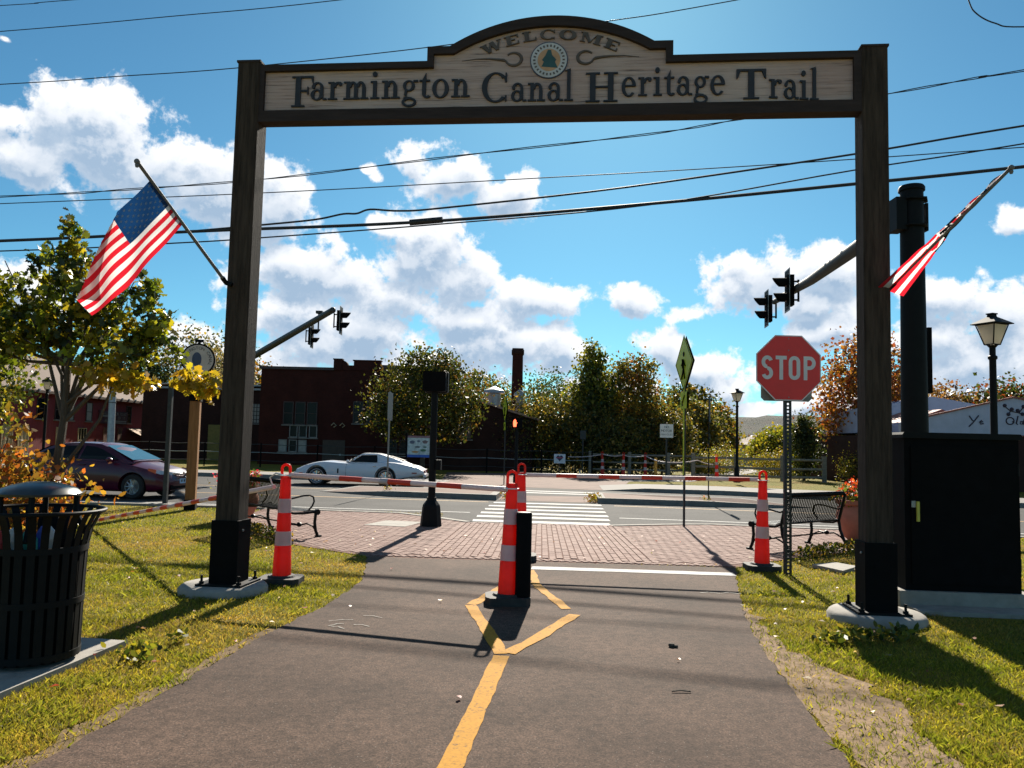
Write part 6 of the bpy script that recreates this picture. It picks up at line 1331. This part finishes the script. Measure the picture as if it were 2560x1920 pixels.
# --- far house and dark shed beyond the fence
hs_ = thing('far_house', 'pale grey far house with low roof beyond the meadow', 'building', (25.2, 75, 0))
m = MB(); m.box((-2.6,0,0),(2.4,7,2.1)); m.prism([(-2.6,2.1),(2.4,2.1),(.3,3.0)], .01, 6.99, 'y'); m.build('wall', pm('house_siding', (.36,.36,.37), .8), hs_)
m = MB(); m.add([(-3.0,-.4,1.95),(.3,-.4,3.15),(.3,7.4,3.15),(-3.0,7.4,1.95),(2.8,-.4,1.95),(2.8,7.4,1.95)], [(0,1,2,3),(1,4,5,2)]); m.build('roof', SHING, hs_)
for x in (-1.2, .2, 1.2): window(hs_, at(x,0,1.0), .6, .9, 1, 2)
ds = thing('dark_shed', 'dark shed standing behind the oval sign post', 'building', (18.9, 44, 0)); m = MB(); m.box((-.9,0,0),(1.6,3,2.2)); m.build('wall', BLACKM, ds); m = MB(); m.box((-1.1,-.2,2.2),(1.8,3.2,2.32)); m.build('roof', SHING, ds)

# ================================================================= FENCES
rfx = thing('rail_fence', 'three-rail timber fence beyond the road at right', 'fence', (0, 0, 0))
FP = [(9.05,39.7),(11.1,39.45),(13.3,39.2),(15.25,38.95)]
for (x, y) in FP: m = MB(); m.box((x-.09,y-.08,0),(x+.09,y+.08,1.28)); m.build('fence_post', WOODG, rfx)
for i in range(3):
    for z in (.22, .62, 1.08):
        (x0, y0), (x1, y1) = FP[i], FP[i+1]; m = MB(); m.tube([(x0,y0-.02,z+random.uniform(-.02,.02)),(x1,y1-.02,z+random.uniform(-.02,.02))], .055, 6, flat=(.7,1)); m.build('rail', WOODG, rfx)
rf2 = thing('rail_fence', 'short timber rail fence in shade behind the far orange posts', 'fence', (0, 0, 0))
FP = [(4.2,42.2),(6.3,42.4),(8.4,42.6),(10.3,44)]
for (x, y) in FP: m = MB(); m.box((x-.08,y-.08,0),(x+.08,y+.08,1.25)); m.build('fence_post', WOODG, rf2)
for i in range(3):
    for z in (.3, .68, 1.08): (x0, y0), (x1, y1) = FP[i], FP[i+1]; m = MB(); m.tube([(x0,y0,z),(x1,y1,z)], .05, 6); m.build('rail', WOODG, rf2)
wf = thing('wire_fence', 'dark post and wire fence along the mill yard', 'fence', (0, 0, 0))
FP = [(-22,42.5),(-19,42.2),(-16,42),(-13,41.8),(-10,41.6),(-7,41.4),(-4,41.3),(-1.2,41.2),(1.6,41.2),(4.2,41.2)]
for (x, y) in FP: m = MB(); m.lathe([(.04,0),(.04,1.25)], 8, c=(x,y,0)); m.build('fence_post', BLACKM, wf)
for i in range(len(FP)-1):
    for z in (.35, .78, 1.2): (x0, y0), (x1, y1) = FP[i], FP[i+1]; m = MB(); m.tube([(x0,y0,z),((x0+x1)/2,(y0+y1)/2,z-.04),(x1,y1,z)], .014, 5); m.build('fence_wire', STEEL if z == .78 else DARKSTEEL, wf)
bf = thing('board_fence', 'dark upright board fence between the shed and the mill', 'fence', (0, 0, 0))
for k in range(16): m = MB(); x = -3.6 + k*.28; m.box((x,45.5,0),(x+.25,45.54,1.6+random.uniform(-.03,.03))); m.build('board', WOODP, bf)
rp = MB(); pts = []
for a, b in (((2.9,40.2,.95),(4.55,39.4,1.12)),((4.55,39.4,1.12),(5.45,38.6,1.1)),((5.45,38.6,1.1),(6.55,38.9,1.1)),((6.55,38.9,1.1),(7.16,37.2,.85)),((7.16,37.2,.85),(9.0,38.5,.95)),((9.0,38.5,.95),(10,38.8,.75))):
    for k in range(5): u = k/5; pts.append((a[0]+(b[0]-a[0])*u, a[1]+(b[1]-a[1])*u, a[2]+(b[2]-a[2])*u - .06*math.sin(math.pi*u)))
rp.tube(pts, .022, 5); tag(rp.build('barrier_rope', WHITEB, None, True), 'pale rope strung between the far orange posts', 'rope')
# small things on the trail
tw = MB(); tw.tube([(1.05,5.15,.02),(1.11,5.16,.024),(1.17,5.155,.02)], .005, 5); tag(tw.build('twig', BARK), 'short dark twig lying on the trail', 'twig')
cl_ = MB(); cl_.ball((1.28,6.3,.025), .028, 8, sz=.7); cl_.ball((1.31,6.29,.02), .02, 7, sz=.7); tag(cl_.build('dirt_clod', BARK), 'small dark clod on the trail right of the yellow diamond', 'clod')
